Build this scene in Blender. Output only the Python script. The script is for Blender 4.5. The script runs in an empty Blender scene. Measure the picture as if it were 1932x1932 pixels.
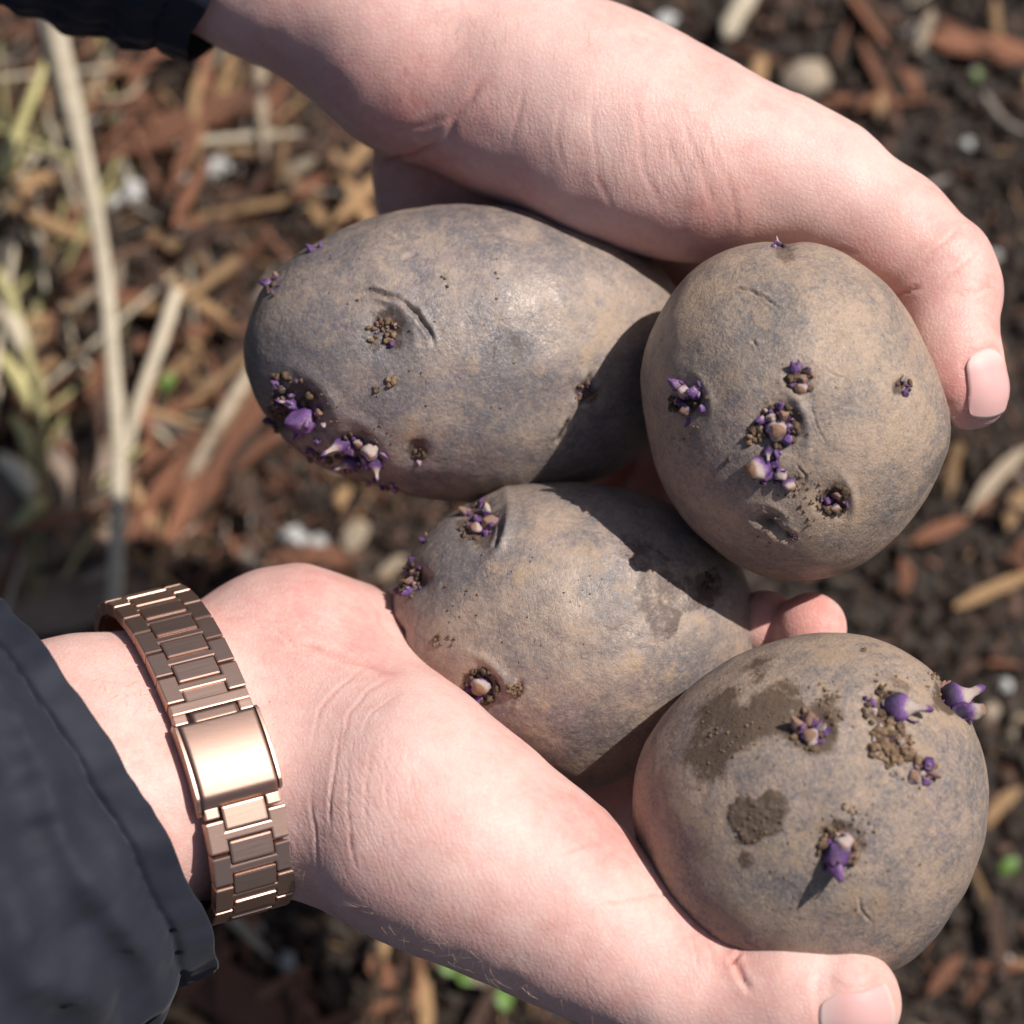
import bpy, bmesh, math, random
import numpy as np
from mathutils import Vector, Matrix
from mathutils.bvhtree import BVHTree

# ------------------------------------------------------------------ frame, camera, light
TILT = math.radians(14.0)         # the camera looks down, tipped 14 degrees from straight down
D = 550.0                         # mm from the lens to the reference plane through the potatoes
HGT = 212.0                       # mm from the reference point down to the soil
EU = np.array([1.0, 0.0, 0.0])
EV = np.array([0.0, math.cos(TILT), math.sin(TILT)])
EW = np.array([0.0, -math.sin(TILT), math.cos(TILT)])
ORG = np.array([0.0, 0.0, HGT])
ROT = np.stack([EU, EV, EW])      # rows: frame axes in world


def to_world(P):
    P = np.asarray(P, dtype=float)
    return (P @ ROT + ORG) * 0.001


def at(x, y, w):
    """a point (mm, working frame) seen at photo position x, y (0..1932) at height w"""
    s = 0.1 * (D - w) / D
    return np.array([(x - 966.0) * s, (966.0 - y) * s, w])


scene = bpy.context.scene
COL = scene.collection
cam_d = bpy.data.cameras.new('camera')
cam = bpy.data.objects.new('camera', cam_d)
COL.objects.link(cam)
cam.location = to_world([0, 0, D])
cam.rotation_euler = (TILT, 0, 0)
cam_d.sensor_width = 36.0
cam_d.lens = 36.0 * D / 193.2
cam_d.clip_start = 0.01
cam_d.clip_end = 400.0
cam_d.dof.use_dof = True
cam_d.dof.focus_distance = (D - 8.0) * 0.001
cam_d.dof.aperture_fstop = 9.6
cam_d.dof.aperture_blades = 9
scene.camera = cam

SUN = np.array([0.53, 0.46, 0.71])
SUN = SUN / np.linalg.norm(SUN)
SUNW = SUN @ ROT
sun_el = math.asin(SUNW[2])
sun_az = math.atan2(SUNW[0], SUNW[1])
world = bpy.data.worlds.new('World')
scene.world = world
world.use_nodes = True
wn = world.node_tree.nodes
sky = wn.new('ShaderNodeTexSky')
sky.sky_type = 'NISHITA'
sky.sun_disc = False
sky.sun_elevation = sun_el
sky.sun_rotation = sun_az
sky.air_density = 1.0
sky.dust_density = 2.0
world.node_tree.links.new(sky.outputs[0], wn['Background'].inputs[0])
wn['Background'].inputs[1].default_value = 0.066
sl = bpy.data.lights.new('sun', 'SUN')
sl.energy = 4.8
sl.angle = math.radians(0.53)
sl.color = (1.0, 0.965, 0.91)
so = bpy.data.objects.new('sun', sl)
COL.objects.link(so)
so.rotation_euler = Vector(SUNW).to_track_quat('Z', 'Y').to_euler()
so.location = Vector(SUNW) * 3
scene.view_settings.view_transform = 'Standard'
scene.view_settings.look = 'None'
scene.view_settings.gamma = 1.0
scene.view_settings.use_curve_mapping = False
scene.view_settings.exposure = 0.13

rng = np.random.default_rng(7)
random.seed(7)

# ------------------------------------------------------------------ numeric helpers


def _hash(ix, iy, iz, seed):
    h = (ix * 374761393 + iy * 668265263 + iz * 1274126177 + seed * 974634777) & 0xffffffff
    h = ((h ^ (h >> 13)) * 1274126177) & 0xffffffff
    h = ((h ^ (h >> 16)) * 2246822519) & 0xffffffff
    return h ^ (h >> 15)


NROT = np.linalg.qr(np.array([[0.8, 0.5, -0.3], [-0.4, 0.9, 0.35], [0.45, -0.2, 0.85]]))[0]


def noise(P, scale=1.0, seed=0):
    """gradient noise about -1..1 at points P (N,3); scale = feature size"""
    Q = (np.asarray(P, dtype=np.float64) @ NROT) / scale + 1000.37
    I = np.floor(Q).astype(np.int64)
    F = Q - I
    U = F * F * F * (F * (F * 6 - 15) + 10)
    out = 0
    for dx in (0, 1):
        for dy in (0, 1):
            for dz in (0, 1):
                h = _hash(I[:, 0] + dx, I[:, 1] + dy, I[:, 2] + dz, seed)
                gx = ((h & 255) / 127.5) - 1
                gy = (((h >> 8) & 255) / 127.5) - 1
                gz = (((h >> 16) & 255) / 127.5) - 1
                d = gx * (F[:, 0] - dx) + gy * (F[:, 1] - dy) + gz * (F[:, 2] - dz)
                wx = U[:, 0] if dx else 1 - U[:, 0]
                wy = U[:, 1] if dy else 1 - U[:, 1]
                wz = U[:, 2] if dz else 1 - U[:, 2]
                out = out + d * wx * wy * wz
    return out * 1.3


def fbm(P, scale, seed, octaves=4, gain=0.5):
    o = 0
    a = 1.0
    for k in range(octaves):
        o = o + a * noise(P, scale / 2 ** k, seed + 17 * k)
        a *= gain
    return o


def sstep(a, b, x):
    t = np.clip((x - a) / (b - a), 0, 1)
    return t * t * (3 - 2 * t)


def seg_dist(P, pts):
    """distance from 2-D points P to a polyline, and the parameter 0..1 along it"""
    best = np.full(len(P), 1e9)
    par = np.zeros(len(P))
    pts = np.asarray(pts, dtype=float)
    n = len(pts) - 1
    for i in range(n):
        a, b = pts[i], pts[i + 1]
        ab = b - a
        t = np.clip(((P - a) @ ab) / max(ab @ ab, 1e-9), 0, 1)
        d = np.linalg.norm(P - a - t[:, None] * ab, axis=1)
        m = d < best
        best[m] = d[m]
        par[m] = (i + t[m]) / n
    return best, par


def poly_sd(P, poly):
    """signed distance to a closed polygon (negative inside)"""
    poly = np.asarray(poly, dtype=float)
    d, _ = seg_dist(P, np.vstack([poly, poly[:1]]))
    inside = np.zeros(len(P), bool)
    j = len(poly) - 1
    for i in range(len(poly)):
        xi, yi = poly[i]
        xj, yj = poly[j]
        c = ((yi > P[:, 1]) != (yj > P[:, 1])) & (P[:, 0] < (xj - xi) * (P[:, 1] - yi) / (yj - yi + 1e-12) + xi)
        inside ^= c
        j = i
    return np.where(inside, -d, d)


def px_of(P):
    s = 0.1 * (D - P[:, 2]) / D
    return np.stack([966 + P[:, 0] / s, 966 - P[:, 1] / s], axis=1)


def catmull(pts, n):
    pts = np.asarray(pts, dtype=float)
    m = len(pts)
    t = np.linspace(0, m - 1, n)
    i = np.clip(t.astype(int), 0, m - 2)
    f = (t - i)[:, None]
    p0 = pts[np.clip(i - 1, 0, m - 1)]
    p1 = pts[i]
    p2 = pts[i + 1]
    p3 = pts[np.clip(i + 2, 0, m - 1)]
    return 0.5 * (2 * p1 + (p2 - p0) * f + (2 * p0 - 5 * p1 + 4 * p2 - p3) * f ** 2 + (3 * p1 - p0 - 3 * p2 + p3) * f ** 3)


# ------------------------------------------------------------------ object helpers


def mesh_from(name, V, F, mats=(), attrs=None, smooth=True, world_space=False, mat_index=None):
    """mesh data from numpy; V already in object space (metres)"""
    me = bpy.data.meshes.new(name)
    V = np.asarray(V, dtype=np.float32)
    if isinstance(F, np.ndarray):
        nf, k = F.shape
        me.vertices.add(len(V))
        me.vertices.foreach_set('co', V.ravel())
        me.loops.add(nf * k)
        me.loops.foreach_set('vertex_index', F.astype(np.int32).ravel())
        me.polygons.add(nf)
        me.polygons.foreach_set('loop_start', np.arange(0, nf * k, k, dtype=np.int32))
        me.update(calc_edges=True)
    else:
        me.from_pydata([tuple(v) for v in V.tolist()], [], F)
        me.update()
    if smooth:
        me.polygons.foreach_set('use_smooth', np.ones(len(me.polygons), bool))
    for m in mats:
        me.materials.append(m)
    if mat_index is not None:
        me.polygons.foreach_set('material_index', np.asarray(mat_index, dtype=np.int32))
    for an, a in (attrs or {}).items():
        a = np.asarray(a, dtype=np.float32)
        if a.ndim == 1:
            t = me.attributes.new(an, 'FLOAT', 'POINT')
            t.data.foreach_set('value', a)
        else:
            t = me.attributes.new(an, 'FLOAT_VECTOR', 'POINT')
            t.data.foreach_set('vector', a.ravel())
    me.validate()
    return me


def link(name, me, parent=None, loc=None, kind=None):
    o = bpy.data.objects.new(name, me)
    COL.objects.link(o)
    if loc is not None:
        o.location = loc
    if parent is not None:
        o.parent = parent
    if kind:
        o['kind'] = kind
    return o


def tag(o, label, cat, group=None):
    o['label'] = label
    o['category'] = cat
    if group:
        o['group'] = group
    return o


def frame_mesh(name, P, F, mats, parent=None, origin=None, attrs=None, smooth=True, tc=True, mat_index=None):
    """P in the working frame (mm): becomes an object whose origin is at `origin` (mm, frame)"""
    P = np.asarray(P, dtype=float)
    if origin is None:
        origin = P.mean(axis=0)
    ow = to_world(np.asarray(origin)[None])[0]
    V = to_world(P) - ow
    a = dict(attrs or {})
    if tc:
        a['tc'] = P
    me = mesh_from(name, V, F, mats, a, smooth, mat_index=mat_index)
    o = link(name, me, None, ow)
    if parent is not None:
        o.parent = parent
        o.location = Vector(ow) - parent_world(parent)
    return o


def parent_world(p):
    v = Vector((0, 0, 0))
    while p is not None:
        v = v + p.location
        p = p.parent
    return v


def empty(name, loc_frame):
    o = bpy.data.objects.new(name, None)
    COL.objects.link(o)
    o.location = to_world(np.asarray(loc_frame)[None])[0]
    o.empty_display_size = 0.01
    return o


# ------------------------------------------------------------------ material helpers


class NT:
    def __init__(self, name):
        self.m = bpy.data.materials.new(name)
        self.m.use_nodes = True
        self.t = self.m.node_tree
        self.p = self.t.nodes['Principled BSDF']

    def n(self, typ, **kw):
        nd = self.t.nodes.new(typ)
        for k, v in kw.items():
            setattr(nd, k, v)
        return nd

    def l(self, a, b):
        self.t.links.new(a, b)

    def setp(self, **kw):
        for k, v in kw.items():
            self.p.inputs[k.replace('_', ' ')].default_value = v

    def attr(self, name):
        nd = self.n('ShaderNodeAttribute')
        nd.attribute_name = name
        return nd

    def tc(self, scale=(1, 1, 1), rot=(0, 0, 0)):
        a = self.attr('tc')
        mp = self.n('ShaderNodeMapping')
        mp.inputs['Scale'].default_value = scale
        mp.inputs['Rotation'].default_value = rot
        self.l(a.outputs['Vector'], mp.inputs['Vector'])
        return mp.outputs[0]

    def noise(self, vec, scale, detail=4, rough=0.55, dist=0.0):
        nd = self.n('ShaderNodeTexNoise')
        nd.inputs['Scale'].default_value = scale
        nd.inputs['Detail'].default_value = detail
        nd.inputs['Roughness'].default_value = rough
        nd.inputs['Distortion'].default_value = dist
        if vec is not None:
            self.l(vec, nd.inputs['Vector'])
        return nd.outputs['Fac']

    def ramp(self, fac, a, b, ca=(0, 0, 0, 1), cb=(1, 1, 1, 1)):
        r = self.n('ShaderNodeMapRange')
        r.inputs['From Min'].default_value = a
        r.inputs['From Max'].default_value = b
        self.l(fac, r.inputs['Value'])
        return r.outputs[0]

    def mix(self, fac, a, b, mode='MIX'):
        mx = self.n('ShaderNodeMix', data_type='RGBA', blend_type=mode)
        for k, v in (('Factor', fac), ('A', a), ('B', b)):
            s = [i for i in mx.inputs if i.name == k and (i.type == 'RGBA' or (k == 'Factor' and i.type == 'VALUE'))][0]
            if hasattr(v, 'links') or hasattr(v, 'is_linked'):
                self.l(v, s)
            elif isinstance(v, (int, float)):
                s.default_value = v
            else:
                s.default_value = (*v, 1) if len(v) == 3 else v
        return [o for o in mx.outputs if o.type == 'RGBA'][0]

    def math(self, op, a, b=None):
        m = self.n('ShaderNodeMath', operation=op)
        for i, v in enumerate((a, b)):
            if v is None:
                continue
            if isinstance(v, (int, float)):
                m.inputs[i].default_value = v
            else:
                self.l(v, m.inputs[i])
        return m.outputs[0]

    def bump(self, h, dist, strength=1.0, prev=None):
        b = self.n('ShaderNodeBump')
        b.inputs['Distance'].default_value = dist
        b.inputs['Strength'].default_value = strength
        self.l(h, b.inputs['Height'])
        if prev is not None:
            self.l(prev, b.inputs['Normal'])
        return b.outputs[0]

    def col(self, c):
        self.l(c, self.p.inputs['Base Color'])

    def nrm(self, b):
        self.l(b, self.p.inputs['Normal'])


def skin_material(name, wr_rot, wr_strength):
    k = NT(name)
    red = k.attr('red').outputs['Fac']
    pale = k.attr('pale').outputs['Fac']
    crease = k.attr('crease').outputs['Fac']
    wr = k.attr('wr').outputs['Fac']
    vor = k.n('ShaderNodeTexVoronoi', feature='DISTANCE_TO_EDGE')
    vor.inputs['Scale'].default_value = 1.0
    warp = k.mix(0.35, k.tc((1, 1, 1), (0.4, 0.3, wr_rot)), k.n('ShaderNodeTexNoise').outputs['Color'], 'ADD')
    k.l(warp, vor.inputs['Vector'])
    big = k.noise(k.tc(), 0.09, 4)
    fine = k.noise(k.tc(), 0.8, 4, 0.6)
    f = k.math('ADD', red, k.math('MULTIPLY', k.math('SUBTRACT', big, 0.5), 0.9))
    f = k.math('ADD', f, k.math('MULTIPLY', k.math('SUBTRACT', fine, 0.5), 0.75))
    mid = k.noise(k.tc(), 0.28, 4, 0.6)
    f = k.math('ADD', f, k.math('MULTIPLY', k.math('SUBTRACT', mid, 0.5), 0.9))
    fc = k.n('ShaderNodeClamp')
    k.l(f, fc.inputs['Value'])
    c = k.mix(fc.outputs[0], (0.72, 0.465, 0.408), (0.60, 0.265, 0.232))
    c = k.mix(k.math('MULTIPLY', pale, 0.8), c, (0.78, 0.575, 0.52))
    c = k.mix(k.math('MULTIPLY', crease, 0.75), c, (0.56, 0.22, 0.17))
    c = k.mix(k.math('MULTIPLY', k.math('SUBTRACT', 1.0, k.ramp(vor.outputs['Distance'], 0.0, 0.16)), 0.12), c, (0.55, 0.24, 0.19))
    k.col(c)
    k.setp(Roughness=0.46, Subsurface_Weight=0.45, Subsurface_Scale=0.0022, IOR=1.4)
    k.p.inputs['Subsurface Radius'].default_value = (1.0, 0.36, 0.2)
    k.p.inputs['Specular IOR Level'].default_value = 0.33
    # relief: fine cells, pores, and wrinkle lines across the thumb's axis
    cells = k.ramp(vor.outputs['Distance'], 0.0, 0.22)
    nzw = k.n('ShaderNodeTexNoise')
    nzw.inputs['Scale'].default_value = 0.16
    nzw.inputs['Detail'].default_value = 3
    k.l(k.tc(), nzw.inputs['Vector'])
    sc = k.n('ShaderNodeVectorMath', operation='SCALE')
    k.l(nzw.outputs['Color'], sc.inputs[0])
    sc.inputs['Scale'].default_value = 4.0
    ad = k.n('ShaderNodeVectorMath', operation='ADD')
    k.l(sc.outputs[0], ad.inputs[0])
    k.l(k.tc((1, 1, 1), (0, 0, wr_rot)), ad.inputs[1])
    mpw = k.n('ShaderNodeMapping')
    mpw.inputs['Scale'].default_value = (0.85, 0.06, 0.15)
    k.l(ad.outputs[0], mpw.inputs['Vector'])
    wn1 = k.noise(mpw.outputs[0], 1.0, 2, 0.55)
    wn1 = k.ramp(k.math('ABSOLUTE', k.math('SUBTRACT', wn1, 0.5)), 0.0, 0.07)
    wrk = k.math('MULTIPLY', wn1, wr)
    mpw2 = k.n('ShaderNodeMapping')
    mpw2.inputs['Scale'].default_value = (0.13, 0.9, 0.3)
    mpw2.inputs['Rotation'].default_value = (0, 0, 0.35)
    k.l(ad.outputs[0], mpw2.inputs['Vector'])
    wn2 = k.noise(mpw2.outputs[0], 1.0, 2, 0.5)
    wrk2 = k.math('MULTIPLY', k.ramp(k.math('ABSOLUTE', k.math('SUBTRACT', wn2, 0.5)), 0.0, 0.05), wr)
    b = k.bump(cells, 0.00006, 0.55)
    b = k.bump(k.noise(k.tc(), 1.5, 4, 0.65), 0.0001, 0.6, b)
    b = k.bump(wrk, 0.000065, wr_strength, b)
    b = k.bump(wrk2, 0.00003, wr_strength, b)
    k.nrm(b)
    return k.m


def nail_material():
    k = NT('fingernail')
    t = k.attr('along').outputs['Fac']
    c = k.mix(k.ramp(t, 0.93, 0.99), (0.66, 0.375, 0.35), (0.72, 0.53, 0.46))
    c = k.mix(k.ramp(t, 0.30, 0.08), c, (0.72, 0.49, 0.45))
    k.col(c)
    k.setp(Roughness=0.48, Subsurface_Weight=0.4, Subsurface_Scale=0.0015)
    k.p.inputs['Subsurface Radius'].default_value = (1, .4, .25)
    k.p.inputs['Specular IOR Level'].default_value = 0.3
    k.nrm(k.bump(k.noise(k.tc((0.3, 2.0, 1)), 1.0, 2), 0.00005, 0.5))
    return k.m


def potato_material(name, tan, grey, dark, rough, flake):
    SPECK = 0.26 + 0.24 * flake
    k = NT(name)
    g = k.attr('grey').outputs['Fac']
    st = k.attr('stain').outputs['Fac']
    vi = k.attr('violet').outputs['Fac']
    tn = k.attr('dirt').outputs['Fac']
    sp = k.noise(k.tc(), 1.7, 5, 0.72)
    sp2 = k.noise(k.tc(), 0.33, 5, 0.65, 0.3)
    sp3 = k.noise(k.tc((1, 1, 1), (1, 2, .5)), 0.9, 4, 0.7)
    f = k.math('ADD', g, k.math('MULTIPLY', k.math('SUBTRACT', sp, 0.5), 1.7))
    f = k.math('ADD', f, k.math('MULTIPLY', k.math('SUBTRACT', sp2, 0.5), 1.5))
    cl = k.n('ShaderNodeClamp')
    k.l(f, cl.inputs['Value'])
    c = k.mix(cl.outputs[0], tan, grey)
    v = k.math('MULTIPLY', vi, k.ramp(sp3, 0.35, 0.6))
    c = k.mix(k.math('MULTIPLY', v, 0.62), c, (0.125, 0.100, 0.140))
    # crusty pale soil film
    crs = k.noise(k.tc(), 0.75, 6, 0.74, 1.6)
    c = k.mix(k.math('MULTIPLY', k.ramp(crs, 0.47, 0.60), 0.55 * min(flake, 1.0)), c, (0.44, 0.305, 0.205))
    c = k.mix(k.math('MULTIPLY', k.ramp(crs, 0.46, 0.36), 0.50 * min(flake, 1.0)), c, (0.135, 0.125, 0.130))
    spk = k.noise(k.tc(), 1.05, 6, 0.78, 0.4)
    c = k.mix(k.math('MULTIPLY', k.ramp(k.math('ADD', spk, k.math('MULTIPLY', g, 0.10)), 0.53, 0.68), SPECK), c, (0.100, 0.090, 0.092))
    c = k.mix(k.math('MULTIPLY', k.ramp(spk, 0.46, 0.34), SPECK * 0.9), c, (0.43, 0.315, 0.235))
    td = k.math('MULTIPLY', k.ramp(k.math('ADD', tn, k.math('MULTIPLY', k.math('SUBTRACT', sp, 0.5), 1.6)), 0.35, 0.75), 0.85)
    c = k.mix(td, c, (0.385, 0.268, 0.178))
    sd = k.math('ADD', st, k.math('MULTIPLY', k.math('SUBTRACT', sp, 0.5), 0.55))
    c = k.mix(k.math('MULTIPLY', k.ramp(sd, 0.25, 0.6), 0.88), c, dark)
    pits = k.noise(k.tc(), 3.1, 3, 0.6)
    c = k.mix(k.math('MULTIPLY', k.ramp(pits, 0.40, 0.30), 0.35), c, (0.05, 0.04, 0.045))
    k.col(c)
    k.l(k.ramp(k.math('ADD', k.math('MULTIPLY', sp3, 0.5), tn), 0.0, 1.2), k.p.inputs['Roughness'])
    rg = k.math('ADD', k.math('MULTIPLY', k.ramp(k.math('ADD', sp, tn), 0.3, 1.0), 0.28), rough)
    k.l(rg, k.p.inputs['Roughness'])
    k.p.inputs['Specular IOR Level'].default_value = 0.45
    b = k.bump(k.noise(k.tc(), 2.4, 4, 0.65), 0.00022, 0.5 * flake)
    fl = k.n('ShaderNodeTexNoise')
    fl.inputs['Scale'].default_value = 1.3
    fl.inputs['Detail'].default_value = 3
    fl.inputs['Distortion'].default_value = 2.2
    k.l(k.tc(), fl.inputs['Vector'])
    b = k.bump(k.ramp(fl.outputs['Fac'], 0.44, 0.56), 0.00012, 0.6 * flake, b)
    scf = k.n('ShaderNodeTexVoronoi', feature='DISTANCE_TO_EDGE')
    scf.inputs['Scale'].default_value = 0.42
    k.l(k.tc((1, .45, 1), (0.3, 0.2, 0.6)), scf.inputs['Vector'])
    b = k.bump(k.ramp(scf.outputs['Distance'], 0.0, 0.05), 0.00005, 0.5, b)
    b = k.bump(sp2, 0.0008, 0.45, b)
    b = k.bump(tn, 0.0003, 0.5, b)
    k.nrm(b)
    return k.m


def sprout_material():
    k = NT('purple_sprout')
    p = k.attr('pu').outputs['Fac']
    br = k.attr('br').outputs['Fac']
    nz = k.noise(k.tc(), 1.6, 4, 0.6)
    f = k.math('ADD', p, k.math('MULTIPLY', k.math('SUBTRACT', nz, 0.5), 0.7))
    c = k.mix(k.ramp(f, 0.2, 0.55), (0.46, 0.36, 0.31), (0.175, 0.072, 0.25))
    c = k.mix(k.ramp(f, 0.6, 1.0), c, (0.035, 0.017, 0.060))
    c = k.mix(br, c, (0.22, 0.10, 0.045))
    k.col(c)
    k.setp(Roughness=0.46, Subsurface_Weight=0.25, Subsurface_Scale=0.001)
    k.nrm(k.bump(k.noise(k.tc(), 5.0, 4, 0.7), 0.0003, 0.8))
    return k.m


def soil_crumb_material(name, a, b, scale=0.5):
    k = NT(name)
    c = k.mix(k.ramp(k.noise(k.tc(), scale, 4, 0.6), 0.35, 0.65), a, b)
    k.col(c)
    k.setp(Roughness=0.85)
    k.nrm(k.bump(k.noise(k.tc(), 2.0, 4, 0.7), 0.0004, 0.7))
    return k.m


def wood_material(name, a, b, rough=0.75, stretch=0.08):
    k = NT(name)
    tc = k.n('ShaderNodeTexCoord')
    info = k.n('ShaderNodeObjectInfo')
    mp = k.n('ShaderNodeMapping')
    mp.inputs['Scale'].default_value = (1000 * stretch, 1000, 1000)
    k.l(tc.outputs['Object'], mp.inputs['Vector'])
    f = k.noise(mp.outputs[0], 0.9, 4, 0.6)
    c = k.mix(k.ramp(f, 0.3, 0.7), a, b)
    hv = k.n('ShaderNodeHueSaturation')
    k.l(c, hv.inputs['Color'])
    k.l(k.math('ADD', k.math('MULTIPLY', info.outputs['Random'], 0.7), 0.65), hv.inputs['Value'])
    k.col(hv.outputs[0])
    k.setp(Roughness=rough)
    k.nrm(k.bump(f, 0.0006, 0.6))
    return k.m


def metal_material(name='rose_brown_metal', a=(0.44, 0.285, 0.222), b_=(0.53, 0.355, 0.285), rough=0.38):
    k = NT(name)
    tc = k.n('ShaderNodeTexCoord')
    mp = k.n('ShaderNodeMapping')
    mp.inputs['Scale'].default_value = (120, 5000, 1000)
    k.l(tc.outputs['Object'], mp.inputs['Vector'])
    br = k.noise(mp.outputs[0], 1.0, 3, 0.6)
    k.setp(Metallic=1.0)
    c = k.mix(br, a, b_)
    k.col(c)
    k.l(k.math('ADD', k.math('MULTIPLY', br, 0.14), rough), k.p.inputs['Roughness'])
    # scratches
    wv = k.n('ShaderNodeTexVoronoi', feature='DISTANCE_TO_EDGE')
    mp2 = k.n('ShaderNodeMapping')
    mp2.inputs['Scale'].default_value = (700, 130, 300)
    mp2.inputs['Rotation'].default_value = (0, 0, 0.9)
    k.l(tc.outputs['Object'], mp2.inputs['Vector'])
    k.l(mp2.outputs[0], wv.inputs['Vector'])
    scr = k.ramp(wv.outputs['Distance'], 0.0, 0.018)
    b = k.bump(br, 0.00002, 0.35)
    b = k.bump(scr, 0.000012, 0.3, b)
    k.nrm(b)
    return k.m


def fabric_material():
    k = NT('navy_nylon')
    big = k.noise(k.tc(), 0.06, 5, 0.6)
    c = k.mix(k.ramp(big, 0.35, 0.7), (0.0125, 0.014, 0.0225), (0.022, 0.024, 0.036))
    dust = k.ramp(k.noise(k.tc(), 0.9, 5, 0.8), 0.68, 0.85)
    c = k.mix(k.math('MULTIPLY', dust, 0.35), c, (0.16, 0.15, 0.15))
    k.col(c)
    k.setp(Roughness=0.72, Sheen_Weight=0.06, Sheen_Roughness=0.5)
    k.p.inputs['Specular IOR Level'].default_value = 0.25
    w = k.n('ShaderNodeTexWave', wave_type='BANDS', bands_direction='DIAGONAL')
    w.inputs['Scale'].default_value = 1.1
    w.inputs['Distortion'].default_value = 0.6
    k.l(k.tc(), w.inputs['Vector'])
    b = k.bump(w.outputs['Fac'], 0.00003, 0.3)
    b = k.bump(k.noise(k.tc((1, 0.35, 1), (0, 0, 0.9)), 0.13, 3, 0.5), 0.0005, 0.3, b)
    k.nrm(b)
    return k.m


def plain(name, c, rough=0.6, sss=0.0, noise_to=None):
    k = NT(name)
    if noise_to:
        tc = k.n('ShaderNodeTexCoord')
        f = k.noise(tc.outputs['Object'], 500, 4, 0.6)
        k.col(k.mix(k.ramp(f, 0.35, 0.65), c, noise_to))
        k.nrm(k.bump(f, 0.0006, 0.5))
    else:
        k.setp(Base_Color=(*c, 1))
    k.setp(Roughness=rough)
    if sss:
        k.setp(Subsurface_Weight=sss, Subsurface_Scale=0.002)
    return k.m


M_SKIN_R = skin_material('skin_right', -0.45, 0.75)
M_SKIN_L = skin_material('skin_left', -0.12, 0.6)
M_NAIL = nail_material()
M_SPROUT = sprout_material()
M_CRUMB = soil_crumb_material('soil_crumb', (0.045, 0.028, 0.018), (0.15, 0.09, 0.05), 0.9)
M_SCAB = soil_crumb_material('dry_soil', (0.085, 0.050, 0.028), (0.27, 0.165, 0.095), 0.7)
M_METAL = metal_material()
M_CLASP = metal_material('brushed_rose_clasp', (0.29, 0.187, 0.15), (0.36, 0.235, 0.19), 0.42)
M_FABRIC = fabric_material()

# ------------------------------------------------------------------ potatoes
def icosphere(n):
    bm = bmesh.new()
    bmesh.ops.create_icosphere(bm, subdivisions=n, radius=1.0)
    V = np.array([v.co[:] for v in bm.verts])
    F = np.array([[v.index for v in f.verts] for f in bm.faces], dtype=np.int32)
    bm.free()
    return V / np.linalg.norm(V, axis=1)[:, None], F


ICO_V, ICO_F = icosphere(8)


def vertex_normals(P, F):
    fn = np.cross(P[F[:, 1]] - P[F[:, 0]], P[F[:, -1]] - P[F[:, 0]])
    N = np.zeros_like(P)
    for k in range(F.shape[1]):
        for c in range(3):
            N[:, c] += np.bincount(F[:, k], fn[:, c], len(P))
    return N / (np.linalg.norm(N, axis=1)[:, None] + 1e-12)


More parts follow.
